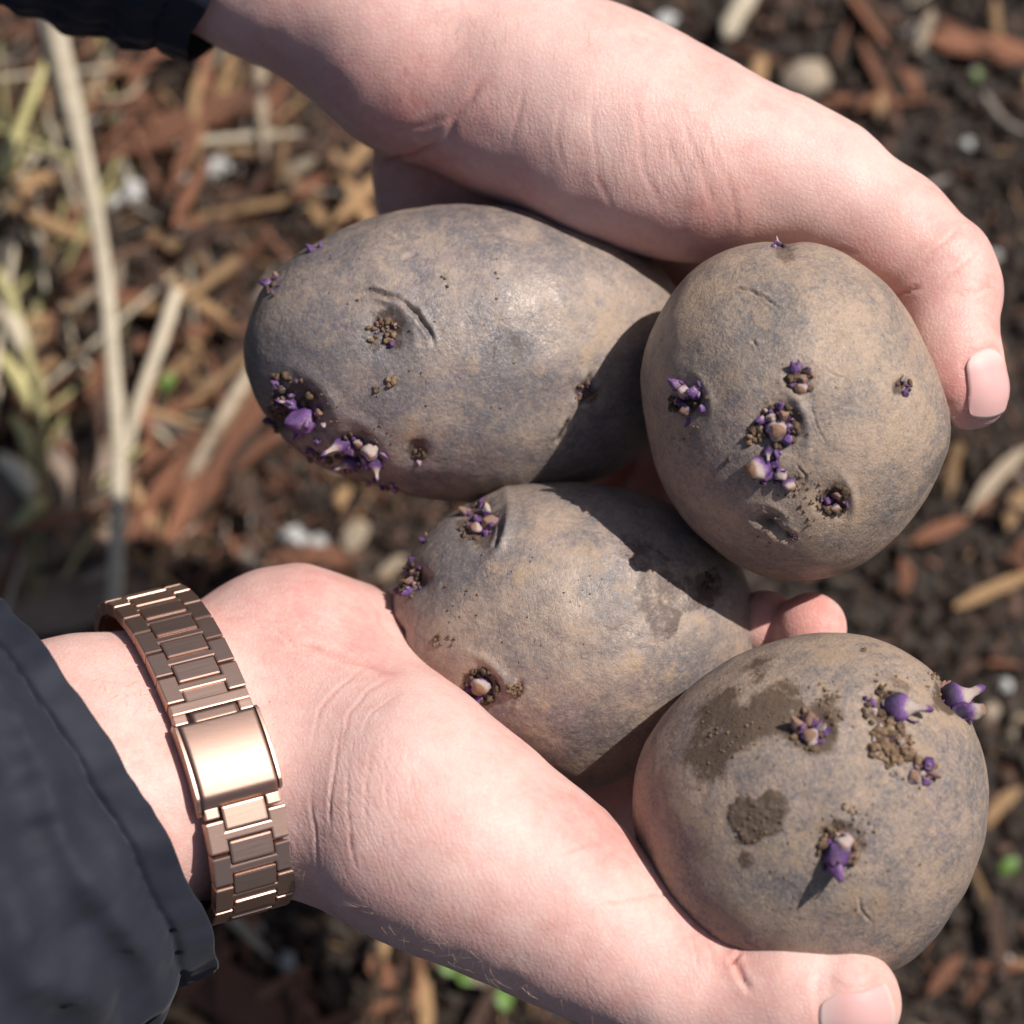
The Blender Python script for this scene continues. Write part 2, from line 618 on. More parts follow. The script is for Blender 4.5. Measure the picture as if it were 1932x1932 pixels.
class Potato:
    def __init__(self, name, contour, w0, H, shear, seed, mat, label, eyes=(), scars=(), stains=(), greys=(), violets=(), dirts=(),
                 grey0=0.4, dirt0=0.1, group='sprouting seed potatoes in the hands'):
        s = 0.1 * (D - w0) / D
        c = np.array([[(x - 966) * s, (966 - y) * s] for x, y in contour])
        c = np.vstack([c, c[:1]])
        cc = catmull(c, 400)[:-1]
        # area centroid
        x, y = cc[:, 0], cc[:, 1]
        x1, y1 = np.roll(x, -1), np.roll(y, -1)
        cr = x * y1 - x1 * y
        A = cr.sum() / 2
        cen = np.array([((x + x1) * cr).sum() / (6 * A), ((y + y1) * cr).sum() / (6 * A)])
        q = cc - cen
        # ellipse from second moments of the outline, then a smooth correction that acts at the rim only
        C = (q.T @ q) / len(q)
        ev, ew = np.linalg.eigh(C)
        M = ew @ np.diag(np.sqrt(2 * ev)) @ ew.T
        iq = q @ np.linalg.inv(M)
        th = np.arctan2(iq[:, 1], iq[:, 0])
        rr = np.linalg.norm(iq, axis=1)
        o = np.argsort(th)
        th, rr = th[o], rr[o]
        tg = np.linspace(-math.pi, math.pi, 513)[:-1]
        rg = np.interp(tg, np.r_[th - 2 * math.pi, th, th + 2 * math.pi], np.r_[rr, rr, rr])
        fc = np.fft.rfft(rg)
        fc *= np.exp(-(np.arange(len(fc)) / 9.0) ** 2)
        rg = np.fft.irfft(fc, 512)
        d = ICO_V
        t = np.arctan2(d[:, 1], d[:, 0])
        R = np.interp(t, np.r_[tg, math.pi], np.r_[rg, rg[0]])
        cp2 = d[:, 0] ** 2 + d[:, 1] ** 2
        fR = 1 + (R - 1) * cp2
        xy = (d[:, :2] * fR[:, None]) @ M
        P = np.column_stack([xy + cen, np.zeros(len(d))])
        P[:, 2] = w0 + d[:, 2] * H + xy @ np.array(shear)
        N = vertex_normals(P, ICO_F)
        rel = P - np.array([*cen, w0])
        sid = seed * 100
        P = P + N * (0.75 * noise(rel, 21, sid) + 0.35 * noise(rel, 9, sid + 1) + 0.10 * noise(rel, 3.6, sid + 2))[:, None]
        grey = grey0 + 0.09 + 0.74 * fbm(rel, 16, sid + 3, 5, 0.66)
        violet = sstep(0.35, 0.95, 0.15 + fbm(rel, 11, sid + 4, 4, 0.6))
        dirt = dirt0 - 0.04 + 0.55 * fbm(rel, 8.5, sid + 5, 5, 0.72)
        stain = np.zeros(len(P))
        disp = np.zeros(len(P))
        front = N[:, 2] > -0.15
        X = px_of(P)
        warp = np.column_stack([fbm(rel, 6, sid + 6, 4, .65), fbm(rel, 6, sid + 7, 4, .65)]) * 11.0
        Xw = X + warp
        self.P, self.N = P, N
        for (ex, ey, er, dep, brow) in eyes:
            dd = np.hypot(X[:, 0] - ex, X[:, 1] - ey)
            m = front & (dd < er * 4)
            # an eye sits in a dimple with a raised brow on one side
            disp[m] -= dep * np.exp(-(dd[m] / er) ** 2 * 1.4)
            if brow is not None:
                a = math.radians(brow)
                ux, uy = math.cos(a), -math.sin(a)
                al = ((X[:, 0] - ex) * ux + (X[:, 1] - ey) * uy) / er
                ac = (-(X[:, 0] - ex) * uy + (X[:, 1] - ey) * ux) / er
                ridge = np.exp(-((al - 1.15 + 0.18 * ac ** 2) / 0.28) ** 2 - (ac / 1.3) ** 2)
                disp[m] += (0.45 * dep * ridge)[m]
            r2 = dd / er + 0.5 * fbm(rel, 2.5, sid + 8, 3)
            stain[m] = np.maximum(stain[m], min(0.80, 0.62 * dep) * sstep(1.4, 0.35, r2[m]))
        for (pts, wd, dep, dk) in scars:
            dd, par = seg_dist(Xw * 0.35 + X * 0.65, pts)
            tap = np.clip(np.minimum(par, 1 - par) * 5, 0, 1)
            m = front
            g = np.exp(-(dd / wd) ** 2) * tap
            rgh = 0.55 + 0.75 * np.clip(0.5 + fbm(rel, 2.2, sid + 14, 3, .7), 0, 1.2)
            g = g * rgh
            lip = np.exp(-((dd - 2.2 * wd) / (1.2 * wd)) ** 2) * tap * rgh
            disp[m] += (-dep * g + 0.35 * dep * lip)[m]
            stain[m] = np.maximum(stain[m], (dk * np.exp(-(dd / (wd * 1.1)) ** 2) * tap)[m])
        for (poly, amt, soft, thick) in stains:
            sd = poly_sd(Xw, poly)
            a = sstep(soft, -soft, sd) * amt * np.clip(0.85 + 0.65 * fbm(rel, 6, sid + 12, 4, .7), 0.2, 1.2)
            stain[front] = np.maximum(stain[front], a[front])
            if thick:
                disp[front] += (thick * sstep(2, -8, sd) * (0.7 + 0.6 * fbm(rel, 1.6, sid + 9, 3)))[front]
        for (lst, arr) in ((greys, grey), (violets, violet), (dirts, dirt)):
            for (gx, gy, gr, am) in lst:
                dd = np.hypot(Xw[:, 0] - gx, Xw[:, 1] - gy) / gr
                arr[front] += (am * np.exp(-dd ** 2))[front]
        P = P + N * disp[:, None]
        self.P, self.N = P, vertex_normals(P, ICO_F)
        self.cen = np.array([*cen, w0])
        self.o = frame_mesh(name, P, ICO_F, [mat], None, self.cen, dict(grey=grey, violet=np.clip(violet, 0, 1), dirt=dirt, stain=stain))
        tag(self.o, label, 'potato', group)
        fr = np.where(ICO_V[:, 2] > -0.6)[0]
        self.bvh = BVHTree.FromPolygons(P.tolist(), ICO_F.tolist())
        self.seed = seed
        self.n_eye = 0

    def hit(self, x, y):
        a = Vector(at(x, y, 120.0))
        b = Vector(at(x, y, -200.0))
        h, n, i, dd = self.bvh.ray_cast(a, (b - a).normalized())
        if h is None:                        # just off the rim: nearest point of the skin
            m = Vector(at(x, y, self.cen[2]))
            h, n, i, dd = self.bvh.find_nearest(m)
        if n.dot(Vector(h) - Vector(self.cen)) < 0:
            n = -n
        return np.array(h), np.array(n)


TAN2 = (0.370, 0.250, 0.165)
GREY2 = (0.150, 0.128, 0.125)
M_POT1 = potato_material('potato_skin_grey', (0.352, 0.266, 0.214), (0.158, 0.141, 0.146), (0.060, 0.042, 0.032), 0.30, 0.55)
M_POT2 = potato_material('potato_skin_tan', (0.420, 0.303, 0.224), (0.222, 0.189, 0.175), (0.070, 0.045, 0.028), 0.34, 0.95)
M_POT3 = potato_material('potato_skin_brown', (0.380, 0.280, 0.218), (0.178, 0.152, 0.149), (0.100, 0.064, 0.050), 0.32, 0.5)
M_POT4 = potato_material('potato_skin_earthy', (0.405, 0.290, 0.217), (0.192, 0.168, 0.165), (0.095, 0.057, 0.034), 0.52, 1.25)

C1 = [(470, 665), (479, 600), (507, 545), (558, 492), (622, 449), (705, 414), (800, 394), (900, 387), (1000, 393), (1085, 408), (1160, 435),
      (1225, 475), (1275, 530), (1300, 600), (1300, 680), (1275, 760), (1220, 845), (1150, 900), (1050, 932), (950, 944), (850, 948),
      (765, 932), (685, 908), (600, 880), (545, 840), (500, 780), (478, 720)]
C2 = [(1213, 730), (1217, 670), (1240, 600), (1280, 540), (1330, 492), (1390, 466), (1460, 455), (1530, 462), (1600, 490), (1665, 537), (1715, 597),
      (1750, 670), (1777, 745), (1790, 810), (1785, 870), (1745, 945), (1683, 1022), (1605, 1078), (1530, 1098), (1460, 1091), (1390, 1062),
      (1322, 1012), (1270, 950), (1236, 880), (1220, 800)]
C3 = [(733, 1200), (736, 1160), (747, 1115), (772, 1055), (812, 1000), (870, 951), (950, 920), (1040, 908), (1130, 913), (1220, 932), (1300, 968),
      (1365, 1020), (1410, 1090), (1432, 1160), (1434, 1225), (1405, 1300), (1340, 1365), (1260, 1430), (1170, 1478), (1080, 1490), (1000, 1470),
      (920, 1420), (840, 1360), (775, 1300), (742, 1250)]
C4 = [(1194, 1540), (1198, 1480), (1217, 1418), (1262, 1342), (1325, 1280), (1400, 1231), (1480, 1203), (1560, 1194), (1640, 1201), (1705, 1225),
      (1760, 1268), (1805, 1320), (1838, 1385), (1853, 1455), (1855, 1520), (1845, 1600), (1822, 1665), (1785, 1735), (1735, 1795), (1670, 1838),
      (1590, 1862), (1500, 1862), (1400, 1835), (1310, 1780), (1245, 1710), (1208, 1625)]

P1 = Potato('potato', C1, -31, 27, (-0.14, 0.02), 3, M_POT1,
            'grey brown oval potato at the upper left with long purple sprouts at its end',
            eyes=[(725, 625, 44, 1.5, 35), (560, 775, 56, 1.3, 40), (665, 850, 46, 1.0, 50), (787, 853, 26, 1.3, None), (1103, 742, 22, 1.3, None),
                  (520, 800, 22, 1.5, None), (972, 660, 30, 0.6, None)],
            scars=[([(655, 555), (700, 551), (745, 562), (785, 590), (808, 622), (820, 660)], 4.5, 0.9, 0.35),
                   ([(1120, 700), (1104, 740), (1095, 775)], 6, 0.9, 0.9), ([(1078, 790), (1062, 815), (1050, 838)], 4, 0.8, 0.9),
                   ([(925, 690), (930, 650), (950, 635)], 3, 0.25, 0.1), ([(735, 440), (760, 447), (790, 447)], 4, 0.4, 0.15),
                   ([(755, 490), (790, 478)], 4, 0.4, 0.1)],
            stains=[([(770, 845), (790, 835), (803, 850), (795, 868), (775, 866)], 0.6, 8, 0)],
            greys=[(560, 640, 110, 0.45), (720, 740, 110, 0.45), (880, 650, 60, -0.2), (970, 660, 40, 0.6), (1000, 540, 110, -0.25), (760, 600, 50, 0.35),
                   (1000, 850, 150, 0.1), (1150, 600, 90, -0.3), (620, 520, 60, 0.2)],
            violets=[(690, 780, 60, 0.7), (905, 510, 50, 0.5), (1020, 500, 40, 0.5), (560, 700, 70, 0.5), (870, 420, 60, 0.3)],
            dirts=[(700, 600, 30, 0.5), (640, 560, 30, 0.3), (760, 850, 60, 0.25), (1130, 620, 70, 0.35), (880, 600, 60, 0.2)],
            grey0=0.50, dirt0=0.06)
P2 = Potato('potato', C2, -4, 31, (0.0, 0.06), 5, M_POT2,
            'round tan potato under the upper thumb, purple buds scattered over its face',
            eyes=[(1300, 755, 34, 1.0, 20), (1512, 718, 26, 0.9, -60), (1468, 800, 46, 1.8, 20), (1570, 945, 34, 1.4, 10), (1703, 730, 18, 1.1, None),
                  (1450, 985, 26, 0.8, 60), (1480, 468, 30, 0.8, None), (1500, 915, 36, 0.5, None)],
            scars=[([(1352, 552), (1390, 544), (1425, 550), (1455, 570), (1475, 590)], 2.4, 0.42, 0.3),
                   ([(1530, 760), (1536, 780), (1545, 806), (1560, 842)], 1.8, 0.22, 0.6), ([(1415, 968), (1440, 985), (1470, 1003), (1502, 1018)], 7, 1.0, 0.35),
                   ([(1500, 870), (1520, 900), (1505, 930), (1475, 930)], 2.2, 0.22, 0.25), ([(1415, 640), (1430, 655)], 2.5, 0.3, 0.2),
                   ([(1560, 700), (1600, 720)], 2, 0.25, 0.2)],
            greys=[(1350, 780, 90, 0.3), (1400, 700, 60, 0.15), (1550, 640, 70, -0.2), (1330, 880, 80, 0.25), (1600, 780, 90, -0.25), (1480, 620, 60, 0.2),
                   (1560, 830, 60, 0.15), (1500, 1040, 120, 0.1)],
            violets=[(1330, 900, 70, 0.6), (1550, 560, 30, 0.4), (1590, 850, 40, 0.5)],
            dirts=[(1640, 700, 90, 0.25), (1540, 1000, 80, 0.15), (1400, 560, 80, 0.15), (1260, 800, 40, 0.15)],
            grey0=0.30, dirt0=0.12)
P3 = Potato('potato', C3, -24, 28, (-0.06, 0.02), 8, M_POT3,
            'brown potato resting in the open palm beside the watch, wet dark patch on its right',
            eyes=[(905, 985, 46, 2.4, -15), (905, 1297, 40, 1.9, 40), (1335, 1100, 30, 1.2, None), (785, 1090, 26, 1.6, None), (742, 1195, 22, 1.5, None)],
            scars=[([(945, 970), (942, 1000), (932, 1035)], 5, 0.8, 0.3), ([(985, 1280), (975, 1310), (955, 1335)], 6, 0.7, 0.45)],
            stains=[([(1175, 1000), (1240, 1030), (1300, 1085), (1350, 1120), (1325, 1150), (1290, 1160), (1280, 1190), (1265, 1205), (1235, 1228),
                      (1222, 1232), (1228, 1195), (1205, 1150), (1190, 1120), (1200, 1080), (1165, 1035)], 0.62, 9, 0),
                    ([(1320, 1080), (1345, 1090), (1350, 1140), (1330, 1160), (1320, 1130)], 0.85, 4, 0)],
            greys=[(840, 1060, 70, 0.3), (1000, 1150, 90, -0.25), (1100, 1040, 70, -0.15), (960, 1000, 60, 0.3), (1060, 1350, 80, 0.3),
                   (1000, 1200, 60, 0.2), (1280, 1300, 80, 0.2)],
            violets=[(1065, 1345, 55, 0.9), (1180, 1050, 40, 0.5), (930, 1030, 40, 0.4), (1000, 1420, 60, 0.5)],
            dirts=[(1050, 1080, 100, 0.3), (900, 1150, 60, 0.2), (1250, 1260, 60, 0.25), (1100, 1280, 70, 0.2), (1300, 1180, 40, 0.3)],
            grey0=0.42, dirt0=0.08)
P4 = Potato('potato', C4, 9, 31, (0.03, 0.03), 11, M_POT4,
            'soil stained potato in front above the lower thumb, stout purple sprouts at its right',
            eyes=[(1530, 1378, 40, 1.3, 30), (1672, 1336, 38, 1.2, 80), (1680, 1408, 34, 0.8, None), (1740, 1462, 30, 0.8, 60), (1582, 1590, 38, 1.3, 80),
                  (1800, 1310, 40, 2.0, None)],
            scars=[([(1620, 1690), (1625, 1715), (1650, 1745)], 2.5, 0.3, 0.2)],
            stains=[([(1470, 1240), (1420, 1250), (1345, 1305), (1300, 1380), (1278, 1440), (1292, 1485), (1335, 1480), (1375, 1465), (1385, 1425),
                      (1425, 1405), (1470, 1385), (1515, 1425), (1560, 1415), (1590, 1360), (1580, 1318), (1530, 1310), (1480, 1285), (1420, 1310),
                      (1400, 1340), (1380, 1320)], 0.95, 22, 0.05),
                    ([(1450, 1493), (1474, 1490), (1490, 1528), (1478, 1568), (1432, 1578), (1402, 1592), (1368, 1562), (1370, 1512), (1400, 1505),
                      (1428, 1512)], 0.9, 6, 0.45),
                    ([(1395, 1605), (1425, 1600), (1432, 1625), (1410, 1640), (1392, 1628)], 0.55, 6, 0.15),
                    ([(1640, 1285), (1682, 1272), (1724, 1292), (1712, 1325), (1660, 1312)], 0.42, 4, 0.12),
                    ([(1540, 1560), (1600, 1540), (1635, 1580), (1625, 1630), (1560, 1610)], 0.50, 12, 0.1)],
            greys=[(1500, 1480, 90, 0.3), (1740, 1540, 80, 0.35), (1790, 1430, 60, 0.4), (1430, 1330, 80, -0.2), (1280, 1550, 80, -0.15),
                   (1600, 1500, 90, 0.2), (1830, 1500, 30, 0.4), (1560, 1250, 100, 0.1), (1660, 1620, 90, 0.2)],
            violets=[(1770, 1565, 40, 0.9), (1500, 1480, 50, 0.5), (1790, 1480, 40, 0.4), (1250, 1560, 40, 0.4), (1330, 1700, 60, 0.5)],
            dirts=[(1640, 1240, 120, 0.2), (1560, 1560, 60, 0.3), (1700, 1420, 60, 0.3), (1640, 1700, 120, 0.15), (1800, 1350, 60, 0.3)],
            grey0=0.33, dirt0=0.16)

# ------------------------------------------------------------------ sprouts


def ortho(n, hint=(0.3, 0.9, 0.2)):
    n = n / np.linalg.norm(n)
    t = np.cross(n, np.asarray(hint, float))
    if np.linalg.norm(t) < 1e-3:
        t = np.cross(n, [1, 0, 0])
    t /= np.linalg.norm(t)
    return n, t, np.cross(n, t)


def bud_mesh(base, axis, L, R, bend, kind, r, leaves=4):
    """a swollen bud on a curved axis with scale leaves; returns P, F, pu, br"""
    a, t, b = ortho(np.asarray(axis, float))
    ph = r.uniform(0, 6.28)
    bd = (math.cos(ph) * t + math.sin(ph) * b) if bend is None else np.asarray(bend, float)
    nr, ns = 15, 16
    P, pu, br = [], [], []
    for i in range(nr):
        u = i / (nr - 1)
        c = np.asarray(base) + a * L * u + bd * L * 0.35 * u * u
        if kind == 'stub':
            rad = R * (0.82 + 0.35 * math.sin(min(u * 1.25, 1) * math.pi)) * (1 if u < 0.86 else math.sqrt(max(1 - ((u - 0.86) / 0.14) ** 2, 0.003)))
        elif kind == 'long':
            rad = R * (0.75 + 0.5 * math.sin(min(u * 1.9, 1) * math.pi)) * (1 - 0.62 * sstep(0.35, 0.75, u)) * (1 if u < 0.9 else math.sqrt(max(1 - ((u - .9) / .1) ** 2, .003)))
        else:
            rad = R * (0.55 + 0.6 * math.sin(min(u * 1.15, 1) * math.pi)) * (1 - 0.35 * u) * (1 if u < 0.82 else math.sqrt(max(1 - ((u - .82) / .18) ** 2, .003)))
        for j in range(ns):
            q = 2 * math.pi * j / ns
            w = 1 + 0.14 * math.sin(3 * q + 5 * u + ph) + 0.05 * math.sin(5 * q - 9 * u + 2 * ph) + r.normal(0, 0.022)
            P.append(c + (math.cos(q) * t + math.sin(q) * b) * rad * w)
            side = 0.5 + 0.5 * math.sin(2 * q + ph + 3 * u)
            if kind == 'cream':
                v = 0.75 * (1 - sstep(0.0, 0.55, u)) + 0.34 * side
                k = 0.8 * sstep(0.86, 0.98, u)
            elif kind == 'stub':
                v = 0.85 * (1 - sstep(0.25, 0.75, u)) + 0.40 * side * (1 - .5 * u)
                k = 0.85 * sstep(0.74, 0.92, u)
            elif kind == 'long':
                v = 0.80 * (1 - sstep(0.25, 0.6, u)) + 0.75 * sstep(0.78, 0.95, u) + 0.28 * side
                k = 0
            elif kind == 'dark':
                v = 0.95 - 0.25 * u + 0.1 * side
                k = 0.25 * sstep(.6, 1, u)
            elif kind == 'brown':
                v = 0.5 * (1 - u) + 0.2 * side
                k = 0.35 + 0.5 * u
            else:
                v = 0.72 - 0.45 * math.sin(u * math.pi) * side + 0.15 * u
                k = 0
            pu.append(v)
            br.append(k)
    F = []
    for i in range(nr - 1):
        for j in range(ns):
            F.append((i * ns + j, i * ns + (j + 1) % ns, (i + 1) * ns + (j + 1) % ns, (i + 1) * ns + j))
    F.append(tuple((nr - 1) * ns + j for j in range(ns)))
    # scale leaves hugging the bud, with thickness
    for k in range(leaves):
        q = 2 * math.pi * (k + r.uniform(0, .6)) / max(leaves, 1)
        dirv = math.cos(q) * t + math.sin(q) * b
        tang = -math.sin(q) * t + math.cos(q) * b
        u0 = r.uniform(0.05, 0.45)
        ln = L * r.uniform(0.22, 0.42)
        wd = R * r.uniform(0.3, 0.6)
        b0 = np.asarray(base) + a * L * u0 + bd * L * .35 * u0 * u0 + dirv * R * 0.8
        i0 = len(P)
        for s_ in range(5):
            u = s_ / 4
            prof = math.sin(min(u * .75 + .25, 1) * math.pi) ** .7 + .02
            cc = b0 + (a * (0.95 * u) + dirv * (0.08 + 0.32 * u * u * r.uniform(.5, 1.2)) ) * ln * (0.6 + .4 * u)
            for (sx, off) in ((-1, 0.0), (0, 0.16), (1, 0.0), (0, -0.02)):
                P.append(cc + tang * sx * wd * prof + dirv * off * R)
                pu.append(0.45 + 0.5 * u if r.random() < .7 else 0.15 + .4 * u)
                br.append(0.0)
        for s_ in range(4):
            for m in range(4):
                A = i0 + s_ * 4
                F.append((A + m, A + (m + 1) % 4, A + 4 + (m + 1) % 4, A + 4 + m))
        F.append((i0 + 16, i0 + 17, i0 + 18, i0 + 19))
    return np.array(P), F, np.array(pu), np.array(br)


def crumbs(points, normals, sizes, r):
    """irregular soil crumbs joined into one shape"""
    bm = bmesh.new()
    bmesh.ops.create_icosphere(bm, subdivisions=2, radius=1.0)
    V = np.array([v.co[:] for v in bm.verts])
    F = np.array([[v.index for v in f.verts] for f in bm.faces])
    bm.free()
    Ps, Fs = [], []
    for p, n, s in zip(points, normals, sizes):
        q = V * (1 + 0.75 * noise(V * 2.2 + r.uniform(0, 50, 3), 1.0, 5))[:, None]
        A = np.linalg.qr(r.normal(size=(3, 3)))[0]
        q = q @ A * (s * r.uniform(.6, 1.2, 3))
        Ps.append(p + n * s * 0.25 + q)
        Fs.append(F + len(V) * (len(Ps) - 1))
    return np.vstack(Ps), np.vstack(Fs).astype(np.int32)


def img_dir(p0, ang, lift, n):
    """direction that shows at angle `ang` (degrees, 0 right, 90 up) in the picture, raised off the surface"""
    e = np.array([math.cos(math.radians(ang)), math.sin(math.radians(ang)), 0.0])
    tang = e - n * (e @ n)
    tang /= np.linalg.norm(tang) + 1e-9
    v = tang * (1 - lift) + n * lift
    return v / np.linalg.norm(v)


def sprout(pot, cx, cy, rad, buds, fill=6, crumb=10, crumb_mat=None, seed=0, fillsize=(0.7, 1.4), crumb_size=(0.3, 0.9)):
    """one eye: soil crumbs with small buds (mesh 'sprout'), and each bud of the list as a child 'bud'"""
    r = np.random.default_rng(1000 + seed)
    pot.n_eye += 1
    c0, n0 = pot.hit(cx, cy)
    pts, nrm, sz = [], [], []
    for k in range(crumb):
        q, rr = r.uniform(0, 6.28), rad * math.sqrt(r.uniform(0, 1)) * 0.95
        p, n = pot.hit(cx + rr * math.cos(q), cy + rr * math.sin(q))
        if np.linalg.norm(p - c0) > rad * 0.16:
            continue
        pts.append(p)
        nrm.append(n)
        sz.append(r.uniform(*crumb_size))
    if not pts:
        pts, nrm, sz = [c0], [n0], [0.6]
    P, F = crumbs(pts, nrm, sz, r)
    base = frame_mesh('sprout', P, F, [crumb_mat or M_CRUMB], pot.o, c0)
    specs = list(buds)
    kinds = ['purple', 'dark', 'dark', 'brown', 'dark', 'brown', 'purple', 'stub']
    for k in range(int(fill * 1.9)):
        q, rr = r.uniform(0, 6.28), rad * math.sqrt(r.uniform(0, 1)) * 0.8
        s = r.uniform(*fillsize) * (1.0 if k < fill else 0.6)
        specs.append((cx + rr * math.cos(q), cy + rr * math.sin(q), s * r.uniform(1.2, 2.2), s * 0.55, r.uniform(0, 360), r.uniform(0.4, 0.9),
                      kinds[r.integers(len(kinds))]))
    for (bx, by, L, R, ang, lift, kind) in specs:
        p, n = pot.hit(bx, by)
        if np.linalg.norm(p - c0) > max(rad * 0.25, 4):
            p, n = c0, n0
        ax = img_dir(p, ang, lift, n)
        P, F, pu, br = bud_mesh(p - n * 0.2 - ax * 0.1 * L, ax, L, R, n * 0.5 * r.uniform(-.6, .6) + r.normal(0, .25, 3), kind, r, leaves=(1 if kind == 'long' else (3 if R > 1.0 else (2 if R > .55 else 1))))
        frame_mesh('bud', P, F, [M_SPROUT], base, p, dict(pu=pu, br=br))
    return base


def crumb_patch(pot, name, spots, mat, seed):
    r = np.random.default_rng(seed)
    pts, nrm, sz = [], [], []
    for (x, y, rad, n_, s0, s1) in spots:
        for k in range(n_):
            q, rr = r.uniform(0, 6.28), rad * math.sqrt(r.uniform(0, 1))
            p, n = pot.hit(x + rr * math.cos(q), y + rr * math.sin(q))
            pts.append(p)
            nrm.append(n)
            sz.append(r.uniform(s0, s1))
    P, F = crumbs(pts, nrm, sz, r)
    o = frame_mesh(name, P, F, [mat], pot.o)
    o['kind'] = 'stuff'
    return o


# potato 1   (x, y, length mm, radius mm, picture angle, lift, kind)
sprout(P1, 725, 624, 34, [(712, 612, 1.2, .6, 120, .7, 'brown'), (738, 648, 1.6, .7, 300, .6, 'dark')], 8, 24, M_SCAB, 1, (.4, .8), (.3, .8))
sprout(P1, 545, 745, 46, [(528, 728, 2.6, 1.0, 150, .35, 'purple'), (520, 722, 2.0, .6, 250, .4, 'cream'), (562, 770, 6.2, .95, 128, .45, 'long'),
                          (583, 792, 5.4, 2.5, 150, .75, 'purple'), (600, 778, 2.2, .8, 20, .5, 'brown'), (610, 798, 1.6, .6, 280, .5, 'cream'),
                          (566, 812, 2.2, .7, 230, .5, 'purple'), (600, 830, 2.0, .9, 250, .4, 'dark')], 7, 34, M_CRUMB, 2)
sprout(P1, 672, 855, 44, [(655, 836, 5.8, 1.4, 172, .40, 'long'), (676, 833, 2.0, 0.85, 60, .8, 'stub'), (697, 848, 4.2, 1.7, 40, .6, 'cream'),
                          (672, 868, 5.6, 1.5, 222, .45, 'long'), (706, 866, 5.2, 1.25, 275, .45, 'long'), (716, 854, 2.6, .45, 345, .3, 'purple'),
                          (668, 845, 2.6, 1.5, 190, .5, 'purple'), (690, 862, 2.8, 1.2, 300, .6, 'purple')], 5, 14, M_CRUMB, 3)
sprout(P1, 600, 865, 26, [(590, 848, 2.4, .8, 215, .4, 'dark'), (610, 862, 2.0, .7, 250, .4, 'purple')], 4, 10, M_CRUMB, 4, (.5, .9))
sprout(P1, 1104, 742, 22, [(1108, 725, 1.2, .5, 80, .5, 'brown')], 5, 16, M_SCAB, 5, (.35, .7), (.25, .6))
sprout(P1, 516, 540, 20, [(510, 535, 2.6, .9, 170, .6, 'purple'), (520, 525, 2.0, .7, 100, .6, 'brown')], 4, 6, M_CRUMB, 6, (.5, .9))
sprout(P1, 590, 470, 16, [(590, 474, 2.6, .7, 125, .7, 'purple'), (604, 466, 1.4, .5, 80, .6, 'purple')], 1, 3, M_CRUMB, 7, (.4, .7))
sprout(P1, 514, 800, 22, [(508, 792, 2.0, .8, 180, .6, 'dark'), (515, 815, 1.6, .8, 230, .6, 'brown')], 4, 14, M_CRUMB, 8, (.4, .8))
sprout(P1, 722, 914, 26, [(700, 910, 1.8, .7, 240, .6, 'brown'), (722, 916, 2.0, .8, 260, .6, 'dark'), (742, 918, 1.8, .8, 290, .6, 'purple')], 5, 8, M_CRUMB, 9, (.4, .8))
sprout(P1, 787, 856, 14, [(790, 866, 1.6, .6, 270, .3, 'cream')], 1, 8, M_CRUMB, 10, (.3, .5), (.3, .6))
crumb_patch(P1, 'soil_speck', [(738, 722, 9, 16, .3, .7), (712, 738, 9, 10, .2, .45), (650, 520, 60, 8, .12, .3), (840, 530, 12, 3, .3, .6),
                               (900, 640, 160, 22, .1, .28), (620, 760, 40, 14, .15, .4), (720, 830, 30, 12, .15, .35)], M_SCAB, 41)
# potato 2
sprout(P2, 1300, 752, 38, [(1287, 732, 4.6, 1.0, 128, .5, 'purple'), (1298, 742, 3.4, 1.3, 110, .7, 'cream'), (1316, 742, 2.8, 1.3, 60, .8, 'purple'),
                           (1325, 768, 2.2, .8, 330, .4, 'purple'), (1300, 772, 2.4, 1.2, 200, .6, 'brown'), (1300, 790, 2.2, .5, 240, .3, 'purple'),
                           (1288, 758, 2.0, .7, 200, .6, 'dark')], 7, 18, M_CRUMB, 11)
sprout(P2, 1512, 716, 28, [(1500, 703, 3.2, .75, 115, .45, 'purple'), (1506, 700, 2.8, .6, 85, .4, 'purple'), (1514, 716, 2.0, 1.1, 40, .8, 'brown'),
                           (1516, 730, 2.0, 1.0, 250, .6, 'stub'), (1502, 728, 1.8, .7, 200, .5, 'dark')], 5, 16, M_CRUMB, 12, (.5, .9))
sprout(P2, 1465, 805, 46, [(1462, 812, 3.4, 1.6, 300, .8, 'stub'), (1455, 788, 2.2, 1.1, 120, .8, 'cream'), (1478, 782, 2.4, 1.1, 40, .7, 'brown'),
                           (1470, 768, 2.0, .8, 70, .5, 'purple'), (1488, 806, 2.6, .8, 10, .45, 'long'), (1484, 828, 2.4, 1.0, 310, .6, 'purple'),
                           (1440, 792, 2.2, .8, 170, .5, 'purple'), (1450, 845, 3.2, .8, 265, .35, 'long'), (1466, 848, 2.4, .7, 280, .4, 'purple'),
                           (1475, 795, 1.6, .8, 30, .8, 'cream')], 10, 46, M_CRUMB, 13, (.5, 1.0))
sprout(P2, 1448, 885, 36, [(1442, 882, 5.0, 1.8, 175, .6, 'stub'), (1448, 890, 2.8, 1.2, 250, .7, 'dark'), (1468, 888, 3.4, 1.2, 320, .5, 'cream'),
                           (1480, 905, 2.8, 1.0, 310, .45, 'stub'), (1460, 878, 2.2, .9, 70, .5, 'purple'), (1426, 876, 2.0, .7, 195, .5, 'dark')], 5, 4, M_CRUMB, 14, (.5, 1.0))
sprout(P2, 1572, 942, 30, [(1580, 932, 2.0, 1.1, 50, .8, 'brown'), (1562, 942, 1.8, .9, 200, .7, 'dark'), (1575, 955, 1.6, .8, 300, .7, 'stub')], 7, 24, M_CRUMB, 15, (.4, .8))
